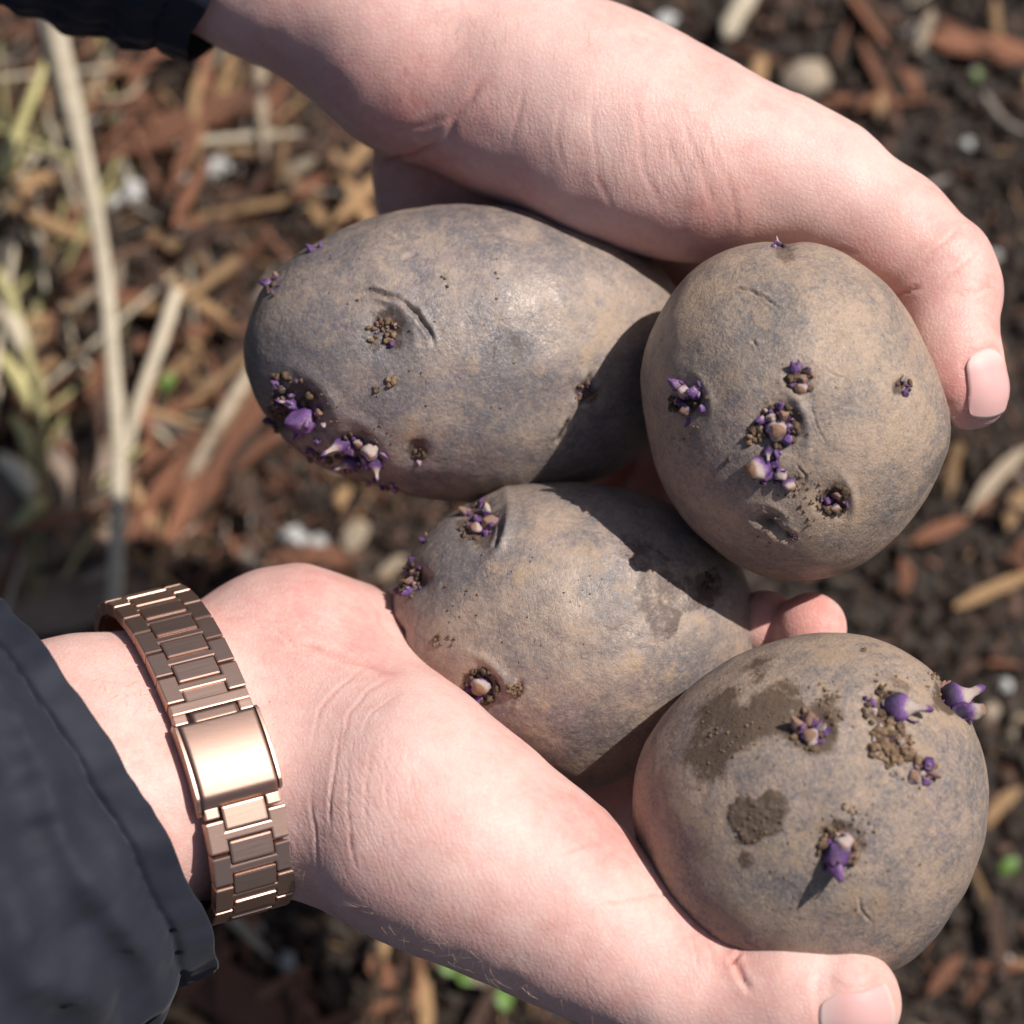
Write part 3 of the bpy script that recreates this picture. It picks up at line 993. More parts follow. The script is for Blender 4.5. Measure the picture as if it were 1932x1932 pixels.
sprout(P2, 1703, 730, 22, [(1706, 742, 1.8, .7, 280, .6, 'purple'), (1702, 718, 1.6, .6, 90, .6, 'cream')], 6, 10, M_CRUMB, 16, (.4, .7), (.25, .6))
sprout(P2, 1470, 462, 16, [(1468, 463, 2.4, .6, 92, .7, 'long'), (1462, 466, 1.2, .5, 160, .6, 'purple'), (1480, 466, 1.0, .4, 20, .6, 'dark')], 2, 4, M_CRUMB, 17, (.3, .6))
sprout(P2, 1377, 866, 6, [(1374, 868, 1.5, .38, 40, .3, 'purple')], 0, 0, M_CRUMB, 18)
sprout(P2, 1496, 1012, 10, [(1496, 1012, 1.0, .4, 0, .3, 'purple')], 1, 6, M_SCAB, 19, (.3, .5), (.2, .4))
crumb_patch(P2, 'soil_speck', [(1425, 820, 18, 26, .25, .7), (1515, 920, 34, 26, .12, .4), (1480, 960, 80, 20, .1, .28), (1560, 740, 120, 24, .08, .2),
                               (1300, 830, 30, 8, .1, .3), (1535, 962, 30, 12, .15, .4)], M_SCAB, 42)
# potato 3
sprout(P3, 905, 985, 42, [(884, 970, 2.8, 1.0, 150, .5, 'brown'), (905, 958, 3.2, .7, 75, .4, 'purple'), (918, 968, 2.4, .9, 60, .6, 'cream'),
                          (928, 988, 2.6, 1.7, 20, .8, 'brown'), (904, 1000, 3.0, 1.1, 260, .6, 'stub'), (892, 995, 2.0, .8, 200, .5, 'dark'),
                          (915, 1006, 2.2, .8, 290, .5, 'purple'), (900, 985, 2.2, 1.0, 100, .8, 'dark')], 9, 22, M_CRUMB, 21, (.5, 1.0))
sprout(P3, 905, 1295, 38, [(910, 1290, 2.8, 1.75, 300, .9, 'stub'), (893, 1300, 2.0, .7, 190, .5, 'purple'), (905, 1314, 2.0, .8, 270, .5, 'purple'),
                           (878, 1318, 1.8, .9, 230, .5, 'dark'), (924, 1268, 1.2, .5, 60, .5, 'cream'), (884, 1292, 1.2, .45, 170, .4, 'cream')], 6, 26, M_CRUMB, 22, (.4, .8))
sprout(P3, 775, 1075, 30, [(780, 1060, 1.8, .7, 140, .6, 'dark'), (785, 1082, 1.8, .8, 150, .6, 'brown')], 6, 12, M_CRUMB, 23, (.4, .8))
sprout(P3, 775, 1105, 24, [(782, 1095, 2.4, .9, 200, .5, 'brown'), (775, 1112, 2.6, .9, 250, .4, 'purple')], 5, 6, M_CRUMB, 24, (.4, .8))
sprout(P3, 760, 1110, 16, [(752, 1115, 1.8, .7, 190, .7, 'dark')], 2, 4, M_CRUMB, 25, (.4, .7))
sprout(P3, 742, 1198, 22, [(740, 1188, 2.0, .8, 170, .6, 'purple'), (738, 1208, 2.0, .8, 190, .6, 'purple')], 3, 6, M_CRUMB, 26, (.4, .8))
sprout(P3, 798, 1020, 16, [(800, 1022, 1.6, .6, 140, .6, 'dark')], 2, 5, M_CRUMB, 27, (.4, .7))
sprout(P3, 1335, 1098, 16, [(1338, 1102, 1.2, .5, 270, .4, 'purple')], 2, 12, M_CRUMB, 28, (.3, .6), (.25, .6))
crumb_patch(P3, 'soil_speck', [(972, 1300, 14, 20, .3, .7), (840, 1215, 22, 9, .2, .5), (1000, 1150, 150, 26, .08, .22), (860, 1140, 60, 10, .1, .3)], M_SCAB, 43)
# potato 4
sprout(P4, 1530, 1378, 40, [(1524, 1362, 3.0, 1.3, 100, .75, 'brown'), (1515, 1378, 5.5, 1.2, 172, .5, 'brown'), (1530, 1392, 2.8, 1.4, 260, .75, 'stub'),
                            (1545, 1380, 2.8, 1.0, 20, .5, 'cream'), (1552, 1382, 2.4, .9, 0, .5, 'purple'), (1536, 1370, 2.0, 1.0, 60, .7, 'dark'),
                            (1520, 1382, 2.2, .8, 200, .5, 'purple')], 6, 16, M_SCAB, 31, (.5, 1.0))
sprout(P4, 1660, 1334, 40, [(1680, 1335, 9.5, 2.15, 352, .30, 'long'), (1668, 1332, 2.0, 1.0, 60, .6, 'cream'), (1648, 1330, 2.0, .7, 140, .5, 'purple'),
                            (1650, 1342, 1.6, .8, 220, .6, 'cream')], 5, 20, M_CRUMB, 32, (.5, .9))
sprout(P4, 1680, 1406, 44, [(1660, 1382, 1.8, .7, 80, .5, 'cream'), (1650, 1398, 1.2, .5, 130, .5, 'cream'), (1648, 1416, 1.4, .6, 200, .5, 'cream'),
                            (1696, 1404, 2.0, .8, 40, .5, 'cream'), (1686, 1396, 1.2, .6, 90, .6, 'dark'), (1700, 1410, 1.8, .8, 0, .5, 'brown')], 3, 90, M_SCAB, 33, (.4, .7), (.3, 1.0))
sprout(P4, 1742, 1460, 32, [(1746, 1446, 3.0, 1.2, 60, .55, 'purple'), (1752, 1456, 3.0, .8, 330, .4, 'brown'), (1724, 1468, 2.2, 1.1, 200, .7, 'stub'),
                            (1738, 1462, 1.8, .8, 270, .8, 'cream'), (1744, 1474, 2.2, .8, 310, .5, 'purple')], 4, 10, M_SCAB, 34, (.4, .8))
sprout(P4, 1580, 1600, 40, [(1592, 1588, 4.2, 1.8, 330, .9, 'cream'), (1578, 1606, 5.5, 2.2, 255, .7, 'dark'), (1576, 1622, 8.0, 1.5, 250, .62, 'purple'),
                            (1600, 1616, 1.8, .6, 330, .5, 'purple'), (1566, 1592, 1.8, .7, 140, .6, 'purple'), (1578, 1578, 1.6, .7, 100, .6, 'cream'),
                            (1590, 1578, 1.4, .5, 80, .6, 'purple')], 7, 40, M_SCAB, 35, (.4, .8))
sprout(P4, 1806, 1322, 42, [(1788, 1326, 8.4, 2.9, 22, .6, 'long'), (1806, 1344, 6.2, 1.5, 352, .5, 'stub'), (1806, 1352, 2.6, .9, 300, .5, 'purple'), (1800, 1304, 3.0, 1.0, 40, .5, 'brown'), (1800, 1308, 3.2, 1.3, 50, .5, 'cream'),
                            (1812, 1356, 2.2, .9, 290, .5, 'purple'), (1790, 1298, 2.0, .8, 90, .5, 'brown')], 6, 20, M_CRUMB, 36, (.6, 1.0))
crumb_patch(P4, 'soil_speck', [(1430, 1545, 50, 26, .1, .28), (1545, 1340, 50, 60, .12, .4), (1600, 1560, 50, 60, .12, .4), (1680, 1290, 34, 20, .12, .35),
                               (1400, 1350, 90, 50, .1, .3), (1628, 1226, 4, 5, .2, .5), (1550, 1500, 230, 110, .08, .25), (1700, 1430, 40, 40, .12, .4),
                               (1770, 1290, 30, 20, .2, .5)], M_SCAB, 44)

# ------------------------------------------------------------------ hands: one continuous skin from a distance field
def chain(pts, k=3.0):
    """tapered limb: list of (x, y, w, r mm) -> segments in the working frame"""
    q = [(at(x, y, w), r) for x, y, w, r in pts]
    return [(q[i][0], q[i][1], q[i + 1][0], q[i + 1][1]) for i in range(len(q) - 1)], k


def smin(a, b, k):
    h = np.clip(0.5 + 0.5 * (b - a) / k, 0, 1)
    return b + (a - b) * h - k * h * (1 - h)


def sd_seg(P, s):
    a, ra, b, rb = s
    ab = (b - a).astype(np.float32)
    pa = P - a.astype(np.float32)
    t = np.clip((pa @ ab) / np.float32(max(ab @ ab, 1e-6)), 0, 1)
    q = pa - t[..., None] * ab
    return np.sqrt(np.einsum('ij,ij->i', q, q)) - (np.float32(ra) + np.float32(rb - ra) * t)


class Field:
    def __init__(self, chains, joins):
        self.chains = chains
        self.joins = joins       # blend radius with which each chain joins what came before
        self.cuts = []

    def __call__(self, P):
        P = np.asarray(P, dtype=np.float32)
        n = 6000
        if len(P) <= n:
            return self.part(P)
        return np.concatenate([self.part(P[i:i + n]) for i in range(0, len(P), n)])

    def part(self, P):
        # limbs too far from these points to touch the blend are left out
        lo, hi = P.min(axis=0), P.max(axis=0)
        c, R = (lo + hi) / 2, np.linalg.norm(hi - lo) / 2
        near = [[float(sd_seg(c[None], q)[0]) for q in segs] for segs, k in self.chains]
        lim = min(min(q) for q in near) + 2 * R + 14
        tot = None
        for (segs, k), j, nr in zip(self.chains, self.joins, near):
            d = None
            segs = [q for q, e in zip(segs, nr) if e <= lim]
            if not segs:
                continue
            for s in segs:
                e = sd_seg(P, s)
                d = e if d is None else smin(d, e, k)
            tot = d if tot is None else smin(tot, d, j)
        return tot

    def grad(self, P, h=0.15):
        g = np.zeros_like(P)
        for e in ((1, -1, -1), (-1, -1, 1), (-1, 1, -1), (1, 1, 1)):
            e = np.array(e, float)
            g += self(P + e * h)[:, None] * e
        return g / (np.linalg.norm(g, axis=1)[:, None] + 1e-9)


def surface_nets(field, lo, hi, h):
    B = 8
    n = np.ceil((np.asarray(hi) - lo) / h / B).astype(int)
    dims = n * B
    vol = np.full(tuple(dims + 1), 1.0, dtype=np.float32)
    # find the blocks near the surface first
    bi = np.stack(np.meshgrid(*[np.arange(k) for k in n], indexing='ij'), -1).reshape(-1, 3)
    cen = lo + (bi * B + B / 2) * h
    dc = field(cen)
    lim = B * h * 0.5 * math.sqrt(3) + 3.0
    for b in bi[dc < -lim]:
        vol[b[0] * B:(b[0] + 1) * B + 1, b[1] * B:(b[1] + 1) * B + 1, b[2] * B:(b[2] + 1) * B + 1] = -1
    act = bi[np.abs(dc) <= lim]
    loc = np.stack(np.meshgrid(*[np.arange(B + 1)] * 3, indexing='ij'), -1).reshape(-1, 3)
    for i in range(0, len(act), 64):
        a = act[i:i + 64]
        idx = (a[:, None, :] * B + loc[None]).reshape(-1, 3)
        v = field(lo + idx * h)
        vol[idx[:, 0], idx[:, 1], idx[:, 2]] = v
    # cap the field at the box so that the skin closes where it leaves it
    ins = vol < 0
    c = np.zeros(tuple(dims), dtype=np.int8)
    for dx in (0, 1):
        for dy in (0, 1):
            for dz in (0, 1):
                c += ins[dx:dims[0] + dx, dy:dims[1] + dy, dz:dims[2] + dz]
    cells = np.argwhere((c > 0) & (c < 8))
    cid = np.full(tuple(dims), -1, dtype=np.int32)
    cid[cells[:, 0], cells[:, 1], cells[:, 2]] = np.arange(len(cells))
    V = lo + (cells + 0.5) * h
    F = []
    for ax in range(3):
        o1, o2 = (ax + 1) % 3, (ax + 2) % 3
        sl0 = [slice(None)] * 3
        sl1 = [slice(None)] * 3
        sl0[ax] = slice(0, -1)
        sl1[ax] = slice(1, None)
        s0, s1 = ins[tuple(sl0)], ins[tuple(sl1)]
        for flip in (0, 1):
            e = np.argwhere((s0 & ~s1) if not flip else (~s0 & s1))
            ok = (e[:, o1] > 0) & (e[:, o2] > 0) & (e[:, o1] < dims[o1]) & (e[:, o2] < dims[o2]) & (e[:, ax] < dims[ax])
            e = e[ok]
            q = []
            for d1, d2 in ((0, 0), (1, 0), (1, 1), (0, 1)):
                t = e.copy()
                t[:, o1] -= 1 - d1
                t[:, o2] -= 1 - d2
                q.append(cid[t[:, 0], t[:, 1], t[:, 2]])
            f = np.stack(q, 1)
            if flip:
                f = f[:, ::-1]
            F.append(f)
    F = np.vstack(F)
    F = F[(F >= 0).all(1)]
    for _ in range(2):
        d = field(V)
        g = field.grad(V)
        V = V - np.clip(d, -h, h)[:, None] * g
    return V, F.astype(np.int32)


def build_hand(name, field, lo, hi, h, mat, creases, reds, pales, wrs, relief, nails, seed, parent, bumps=(), label=None):
    V, F = surface_nets(field, np.asarray(lo, float), np.asarray(hi, float), h)
    N = field.grad(V)
    X = px_of(V)
    front = N[:, 2] > -0.05
    red = 0.20 + 0.22 * fbm(V, 14, seed, 3)
    pale = np.clip(0.25 * fbm(V, 10, seed + 50, 3), 0, 1)
    crease = np.zeros(len(V))
    wr = np.zeros(len(V))
    disp = 0.25 * noise(V, 13, seed + 1) + 0.12 * noise(V, 5, seed + 2)
    warp = np.column_stack([noise(V, 6, seed + 4), noise(V, 6, seed + 5)]) * 6
    for (x, y, w, r, amt) in bumps:
        disp += amt * np.exp(-((V - at(x, y, w)) ** 2).sum(1) / r ** 2)
    for (pts, wd, dep, dark) in creases:
        dd, par = seg_dist(X + warp * 0.6, pts)
        tap = np.clip(np.minimum(par, 1 - par) * 4 + 0.15, 0, 1)
        g = np.exp(-(dd / wd) ** 2) * tap * front
        disp -= dep * g
        disp += 0.25 * dep * np.exp(-((dd - 2.6 * wd) / (1.5 * wd)) ** 2) * tap * front
        crease = np.maximum(crease, dark * np.exp(-(dd / (wd * 0.9)) ** 2) * tap * front)
    for lst, arr in ((reds, red), (pales, pale), (wrs, wr)):
        for (x, y, r, am) in lst:
            dd = np.hypot(X[:, 0] - x, X[:, 1] - y) / r
            arr += am * np.exp(-dd ** 2)
    # nail beds: press the skin around the plate
    nail_frames = []
    for (c, tip, nrm, L, W) in nails:
        c = np.asarray(c, float)
        A = np.asarray(tip, float) - c
        A /= np.linalg.norm(A)
        nn = np.asarray(nrm, float)
        nn = nn - A * (nn @ A)
        nn /= np.linalg.norm(nn)
        Bv = np.cross(nn, A)
        rel = V - c
        a, b, q = rel @ A, rel @ Bv, rel @ nn
        # rounded box distance in nail coordinates
        qa, qb = np.abs(a) - (L / 2 - 2.6), np.abs(b) - (W / 2 - 2.6)
        rb = np.hypot(np.maximum(qa, 0), np.maximum(qb, 0)) + np.minimum(np.maximum(qa, qb), 0) - 2.6
        m = ((N @ nn) > -0.2) & (q > -8)
        disp[m] -= (0.26 * sstep(0.5, -0.1, rb[m]))
        disp[m] += 0.07 * np.exp(-((rb[m] - 1.2) / 0.8) ** 2) * sstep(L * .52, L * .3, a[m])
        red[m] += 0.25 * np.exp(-((rb[m]) / 1.2) ** 2)
        nail_frames.append((c, A, Bv, nn, L, W))
    P = V + N * disp[:, None]
    cen = np.median(P, axis=0)
    o = frame_mesh(name, P, F, [mat], parent, cen, dict(red=np.clip(red, 0, 1), pale=np.clip(pale, 0, 1), crease=np.clip(crease, 0, 1), wr=np.clip(wr, 0, 1)))
    if label:
        o['label'] = label
    for (c, A, Bv, nn, L, W) in nail_frames:
        na, nb = 22, 19
        top, al = [], []
        for i in range(na):
            u = i / (na - 1)
            for j in range(nb):
                v = 2 * j / (nb - 1) - 1
                # cuticle end rounded, free edge gently curved
                half = W / 2 * (1 - 0.10 * (1 - u) ** 3) * (math.sqrt(max(1 - ((0.22 - u) / 0.22) ** 2 * 0.55, 0)) if u < 0.22 else (1 - 0.10 * ((u - .75) / .25) ** 2 if u > .75 else 1))
                aa = (u - 0.5) * L + (0.06 * L * (1 - v * v) - 0.03 * L if u > 0.7 else 0.05 * L * (v * v) * (1 - u))
                top.append(c + A * aa + Bv * half * v)
                al.append(u)
        top = np.array(top)
        for _ in range(14):              # lay the plate on the finger
            d = field(top)
            top = top - (field.grad(top) if _ > 2 else nn) * np.clip(d, -1, 1)[:, None] * 0.8
        G = field.grad(top)
        al = np.array(al)
        off = 0.05 - 0.35 * sstep(0.16, 0.0, al) + 0.5 * sstep(0.85, 1.0, al) * 0.4
        up = top + G * (off + 0.16)[:, None]
        lowr = top + G * (off - 0.42)[:, None]
        P2 = np.vstack([up, lowr])
        n2 = na * nb
        Fn = []
        for i in range(na - 1):
            for j in range(nb - 1):
                a0 = i * nb + j
                Fn.append((a0, a0 + nb, a0 + nb + 1, a0 + 1))
                Fn.append((a0 + n2, a0 + n2 + 1, a0 + n2 + nb + 1, a0 + n2 + nb))
        ring = [i * nb for i in range(na)] + [(na - 1) * nb + j for j in range(1, nb)] + [i * nb + nb - 1 for i in range(na - 2, -1, -1)] + [j for j in range(nb - 2, 0, -1)]
        for i in range(len(ring)):
            a0, b0 = ring[i], ring[(i + 1) % len(ring)]
            Fn.append((a0, a0 + n2, b0 + n2, b0))
        frame_mesh('fingernail', P2, np.array(Fn, dtype=np.int32), [M_NAIL], o, c, dict(along=np.r_[al, al]))
    return o


person = empty('person', at(700, 966, -40))
tag(person, 'person in a dark navy jacket cradling four potatoes in two bare hands', 'person')

# watch ring frame (also the wrist's)
WA = np.array([0.94, 0.225, -0.36])
WA /= np.linalg.norm(WA)
WE2 = np.array([-0.235, 0.972, 0.0])
WE2 = WE2 - WA * (WE2 @ WA)
WE2 /= np.linalg.norm(WE2)
WE3 = np.cross(WA, WE2)
WC = at(361, 1418, -6)
PHI = math.radians(40.0)              # the wrist is rolled: its flat face looks up the picture
WE2, WE3 = WE2 * math.cos(PHI) - WE3 * math.sin(PHI), WE3 * math.cos(PHI) + WE2 * math.sin(PHI)


def wr_pt(t, e2, e3, r):
    p = WC + WA * t + WE2 * e2 + WE3 * e3
    return p, r


wrA = [wr_pt(-80, 7.5, 1, 20.5), wr_pt(-20, 7.5, 0.5, 20.3), wr_pt(4, 7.5, -0.5, 19.5)]
wrB = [wr_pt(-80, -9, 0, 20.5), wr_pt(-20, -9, 0, 20.5), wr_pt(4, -9.5, -0.5, 19.8), wr_pt(15, -10.5, -3.5, 19.5)]


def chain_p(q, k=4.0):
    return [(q[i][0], q[i][1], q[i + 1][0], q[i + 1][1]) for i in range(len(q) - 1)], k


R_CH = [
    (chain_p(wrA), 6), (chain_p(wrB), 10),
    (chain([(515, 1278, -20, 20.2), (560, 1275, -20, 20.6), (650, 1280, -25, 17.5), (730, 1300, -33, 15)], 5), 7),
    (chain([(620, 1405, -13, 17.5), (670, 1412, -9, 18), (715, 1440, -5, 18)], 6), 10),
    (chain([(690, 1505, 0, 20.4), (770, 1535, 6, 21.4), (890, 1606, 9, 19.6), (1030, 1690, 11, 17.0), (1105, 1742, 12, 14.5), (1190, 1800, 13, 12.5), (1290, 1856, 15, 11.7),
            (1385, 1888, 18, 11.2)], 8), 11),
    (chain([(540, 1420, -14, 17.5), (800, 1400, -44, 15), (1050, 1400, -62, 13)], 4), 8),
    (chain([(640, 1300, -28, 16), (900, 1250, -56, 12.5), (1050, 1250, -64, 11)], 4), 8),
    (chain([(760, 1560, -18, 16), (1080, 1560, -44, 13)], 4), 8),
    (chain([(1060, 1545, -50, 11.5), (1300, 1560, -46, 9.5), (1450, 1540, -40, 8.6), (1560, 1470, -34, 8)], 3), 4),
    (chain([(1050, 1450, -62, 11), (1280, 1420, -66, 9.6), (1430, 1290, -50, 8.6), (1500, 1222, -27, 7.7), (1530, 1186, -14, 6.9)], 3), 2.5),
    (chain([(1040, 1340, -66, 10.5), (1250, 1290, -68, 9), (1380, 1232, -48, 8), (1442, 1180, -21, 6.8)], 3), 1.5),
    (chain([(1030, 1250, -64, 9.5), (1180, 1170, -64, 7.5), (1280, 1110, -58, 6.5)], 3), 2.0),
    (chain([(1385, 1886, 18, 11.4), (1420, 1892, 19, 11.7), (1500, 1888, 22, 11.4), (1592, 1890, 25, 10.2)], 3), 1.6),
]
FR = Field([c for c, j in R_CH], [j for c, j in R_CH])
R_CREASE = [
    ([(742, 1268), (690, 1248), (640, 1236), (590, 1224), (545, 1222)], 6.0, 0.75, 0.4), ([(735, 1200), (715, 1170), (700, 1135)], 4, 0.3, 0.3), ([(690, 1225), (610, 1190), (540, 1175), (470, 1172)], 3, 0.2, 0.12), ([(665, 1190), (600, 1160), (530, 1145)], 3, 0.18, 0.1),
    ([(1382, 1804), (1391, 1828), (1402, 1850), (1418, 1872)], 5.0, 0.55, 0.6),
    ([(1376, 1806), (1380, 1815), (1398, 1796)], 3.0, 0.8, 0.6),
    ([(1330, 1770), (1345, 1800), (1352, 1840)], 2.5, 0.3, 0.35), ([(1300, 1752), (1312, 1790), (1318, 1830)], 2.5, 0.25, 0.25),
    ([(1270, 1690), (1230, 1690), (1190, 1700), (1130, 1710)], 3, 0.3, 0.3), ([(1140, 1590), (1100, 1598), (1060, 1610)], 3, 0.25, 0.25),
    ([(700, 1250), (640, 1290), (600, 1330), (585, 1400)], 2.4, 0.22, 0.35), ([(740, 1275), (690, 1300), (655, 1340), (640, 1420)], 2.4, 0.2, 0.3),
    ([(760, 1300), (700, 1340), (680, 1390)], 2.2, 0.18, 0.25), ([(505, 1180), (540, 1200), (560, 1240)], 2.2, 0.2, 0.25),
    ([(470, 1260), (500, 1230), (530, 1230), (600, 1240)], 2.2, 0.2, 0.3), ([(560, 1180), (620, 1200), (690, 1240)], 2.2, 0.15, 0.15),
    ([(640, 1350), (632, 1420), (622, 1500), (618, 1580)], 2.5, 0.25, 0.3), ([(700, 1400), (690, 1480), (690, 1560)], 2.2, 0.18, 0.22),
    ([(735, 1380), (728, 1450), (732, 1530)], 2.2, 0.18, 0.22), ([(770, 1400), (775, 1470), (790, 1540)], 2.2, 0.16, 0.2),
    ([(655, 1420), (655, 1500), (660, 1590), (675, 1650)], 2.2, 0.2, 0.22), ([(585, 1500), (590, 1580), (600, 1660)], 2.2, 0.2, 0.22),
]
hand_r = build_hand('hand', FR, (-102, -104, -84), (74, 2, 45), 0.54, M_SKIN_R, R_CREASE,
                    reds=[(700, 1210, 60, 0.35), (560, 1120, 110, 0.28), (660, 1170, 80, 0.2), (740, 1270, 30, 0.3), (1385, 1810, 30, 0.55), (1300, 1760, 60, 0.2),
                          (1530, 1150, 90, 0.75), (1000, 1880, 120, 0.15), (800, 1760, 120, 0.1), (1150, 1540, 130, 0.5), (560, 1690, 60, 0.12), (1450, 1840, 50, 0.15),
                          (1660, 1880, 40, 0.3), (1250, 1720, 50, 0.1)],
                    pales=[(700, 1420, 160, 0.4), (960, 1620, 120, 0.3), (1550, 1800, 70, 0.5), (250, 1300, 80, 0.2), (1200, 1800, 80, 0.3)],
                    wrs=[(720, 1460, 140, 0.75), (640, 1600, 120, 0.7), (900, 1700, 160, 0.5), (1150, 1820, 150, 0.6), (600, 1700, 100, 0.6), (1330, 1830, 50, 0.5),
                         (560, 1260, 90, 0.35), (1450, 1830, 60, 0.35), (300, 1480, 80, 0.3)],
                    relief=1, nails=[(at(1615, 1922, 33), at(1700, 1902, 30), (0.12, -0.60, 0.79), 13.4, 10.6)], seed=301, parent=person,
                    bumps=[(1180, 1740, 30, 12, 0.7), (1450, 1800, 30, 8, 0.5), (1400, 1800, 20, 3, -0.6), (620, 1360, 12, 12, -1.2), (620, 1560, 20, 9, -0.6), (860, 1500, 28, 16, 0.6), (1290, 1800, 27, 9, -0.7)],
                    label='palm up hand wearing the watch, thumb in front of the earthy potato')

L_CH = [
    (chain([(150, -250, -44, 21), (527, -86, -42, 21), (700, 10, -40, 21), (800, 90, -36, 20.8)], 5), 6),
    (chain([(150, -270, -60, 19), (527, -115, -58, 19), (700, -5, -56, 18.5), (800, 90, -54, 17)], 5), 8),
    (chain([(815, 230, -52, 13), (846, 352, -58, 14.8), (930, 385, -60, 15)], 4), 2.5),
    (chain([(780, 95, -36, 20.3), (1000, 178, -30, 21.2), (1130, 225, -26, 21.2), (1240, 268, -24, 19.8), (1350, 300, -21, 17), (1460, 325, -19, 14.0), (1560, 360, -17, 12.0), (1680, 434, -14, 10.9),
            (1760, 498, -12, 10.4)], 5), 6),
    (chain([(1150, 300, -28, 14.5), (1290, 335, -27, 13.6), (1420, 355, -24, 12)], 5), 8),
    (chain([(900, 330, -66, 14), (1200, 420, -74, 12)], 4), 6),
    (chain([(1000, 260, -50, 18), (1300, 360, -55, 15)], 4), 8),
    (chain([(1280, 400, -62, 11), (1420, 680, -60, 9.5), (1400, 900, -55, 8.5)], 3), 4),
    (chain([(1200, 430, -74, 11), (1280, 720, -76, 9.5), (1270, 930, -72, 8.5), (1230, 985, -66, 7.5)], 3), 3),
    (chain([(1060, 420, -76, 10.5), (1120, 700, -80, 9), (1150, 900, -76, 8)], 3), 3),
    (chain([(930, 400, -74, 9.5), (960, 640, -78, 8), (990, 800, -74, 7)], 3), 3),
    (chain([(1768, 512, -11, 10.4), (1788, 560, -9, 9.6), (1798, 640, -5, 8.3), (1812, 700, -3, 7.8), (1830, 738, -2, 7.3)], 3), 1.8),
]
FL = Field([c for c, j in L_CH], [j for c, j in L_CH])
L_CREASE = [
    ([(705, 312), (740, 303), (785, 290), (820, 270)], 4.5, 0.7, 0.6), ([(690, 560), (1700, 556), (1730, 545)], 1, 0, 0),
    ([(1686, 560), (1705, 550), (1735, 540)], 3.5, 0.7, 0.6), ([(1810, 430), (1790, 450), (1765, 470), (1745, 485)], 3, 0.35, 0.3),
    ([(1850, 470), (1822, 495), (1790, 520), (1775, 530)], 3, 0.3, 0.25), ([(1868, 540), (1840, 555), (1800, 555)], 3, 0.3, 0.25),
    ([(1560, 470), (1590, 470), (1620, 480)], 3, 0.3, 0.25),
    ([(905, 150), (880, 190), (850, 230), (840, 270)], 7, 0.35, 0.35), ([(850, 220), (800, 240), (740, 245)], 6, 0.15, 0.2),
    ([(1200, 170), (1205, 240), (1215, 320), (1255, 400)], 4.5, 0.15, 0.22), ([(1290, 210), (1300, 260), (1330, 330), (1350, 400)], 4.5, 0.15, 0.25),
    ([(1120, 180), (1118, 250), (1130, 340), (1160, 400)], 4.5, 0.13, 0.2), ([(1255, 230), (1270, 300), (1300, 370)], 4.5, 0.12, 0.2),
    ([(1330, 240), (1350, 300), (1375, 350)], 4.5, 0.12, 0.2), ([(1060, 190), (1050, 260), (1060, 320)], 4.5, 0.11, 0.15),
    ([(990, 160), (975, 220), (960, 280)], 4.5, 0.12, 0.15), ([(1370, 320), (1385, 380), (1390, 430)], 4.5, 0.13, 0.25), ([(760, 260), (800, 300), (820, 350)], 4.5, 0.13, 0.2),
]
hand_l = build_hand('hand', FL, (-104, -10, -100), (100, 128, 14), 0.62, M_SKIN_L, L_CREASE,
                    reds=[(800, 220, 140, 0.35), (620, 140, 120, 0.3), (830, 350, 120, 0.4), (905, 150, 50, 0.35), (1690, 560, 50, 0.5), (1330, 420, 60, 0.25), (1620, 500, 50, 0.3),
                          (1780, 740, 70, 0.45), (1830, 600, 80, 0.15), (1240, 450, 80, 0.25), (1200, 900, 150, 0.6), (1000, 370, 80, 0.3), (1870, 520, 40, 0.25)],
                    pales=[(1000, 60, 160, 0.45), (1100, 250, 140, 0.35), (1620, 330, 90, 0.5), (1500, 270, 80, 0.3), (1730, 640, 40, 0.2), (760, 20, 120, 0.2)],
                    wrs=[(1200, 260, 150, 0.8), (1330, 320, 100, 0.7), (950, 220, 120, 0.5), (800, 200, 100, 0.4), (1800, 480, 60, 0.4), (1600, 400, 60, 0.15)],
                    relief=1, nails=[(at(1858, 722, 3), at(1873, 800, 3), (0.82, 0.10, 0.56), 12.4, 8.6)], seed=401, parent=person,
                    bumps=[(1590, 240, -12, 11, 0.8), (1850, 485, -6, 8, 1.0), (1290, 420, -15, 14, 0.6), (900, 170, -16, 13, -1.6), (1020, 60, -18, 14, 0.9), (1740, 600, 2, 9, -0.3), (1700, 420, -4, 12, -0.5)],
                    label='upper hand reaching from behind, thumb hooked over the round tan potato')


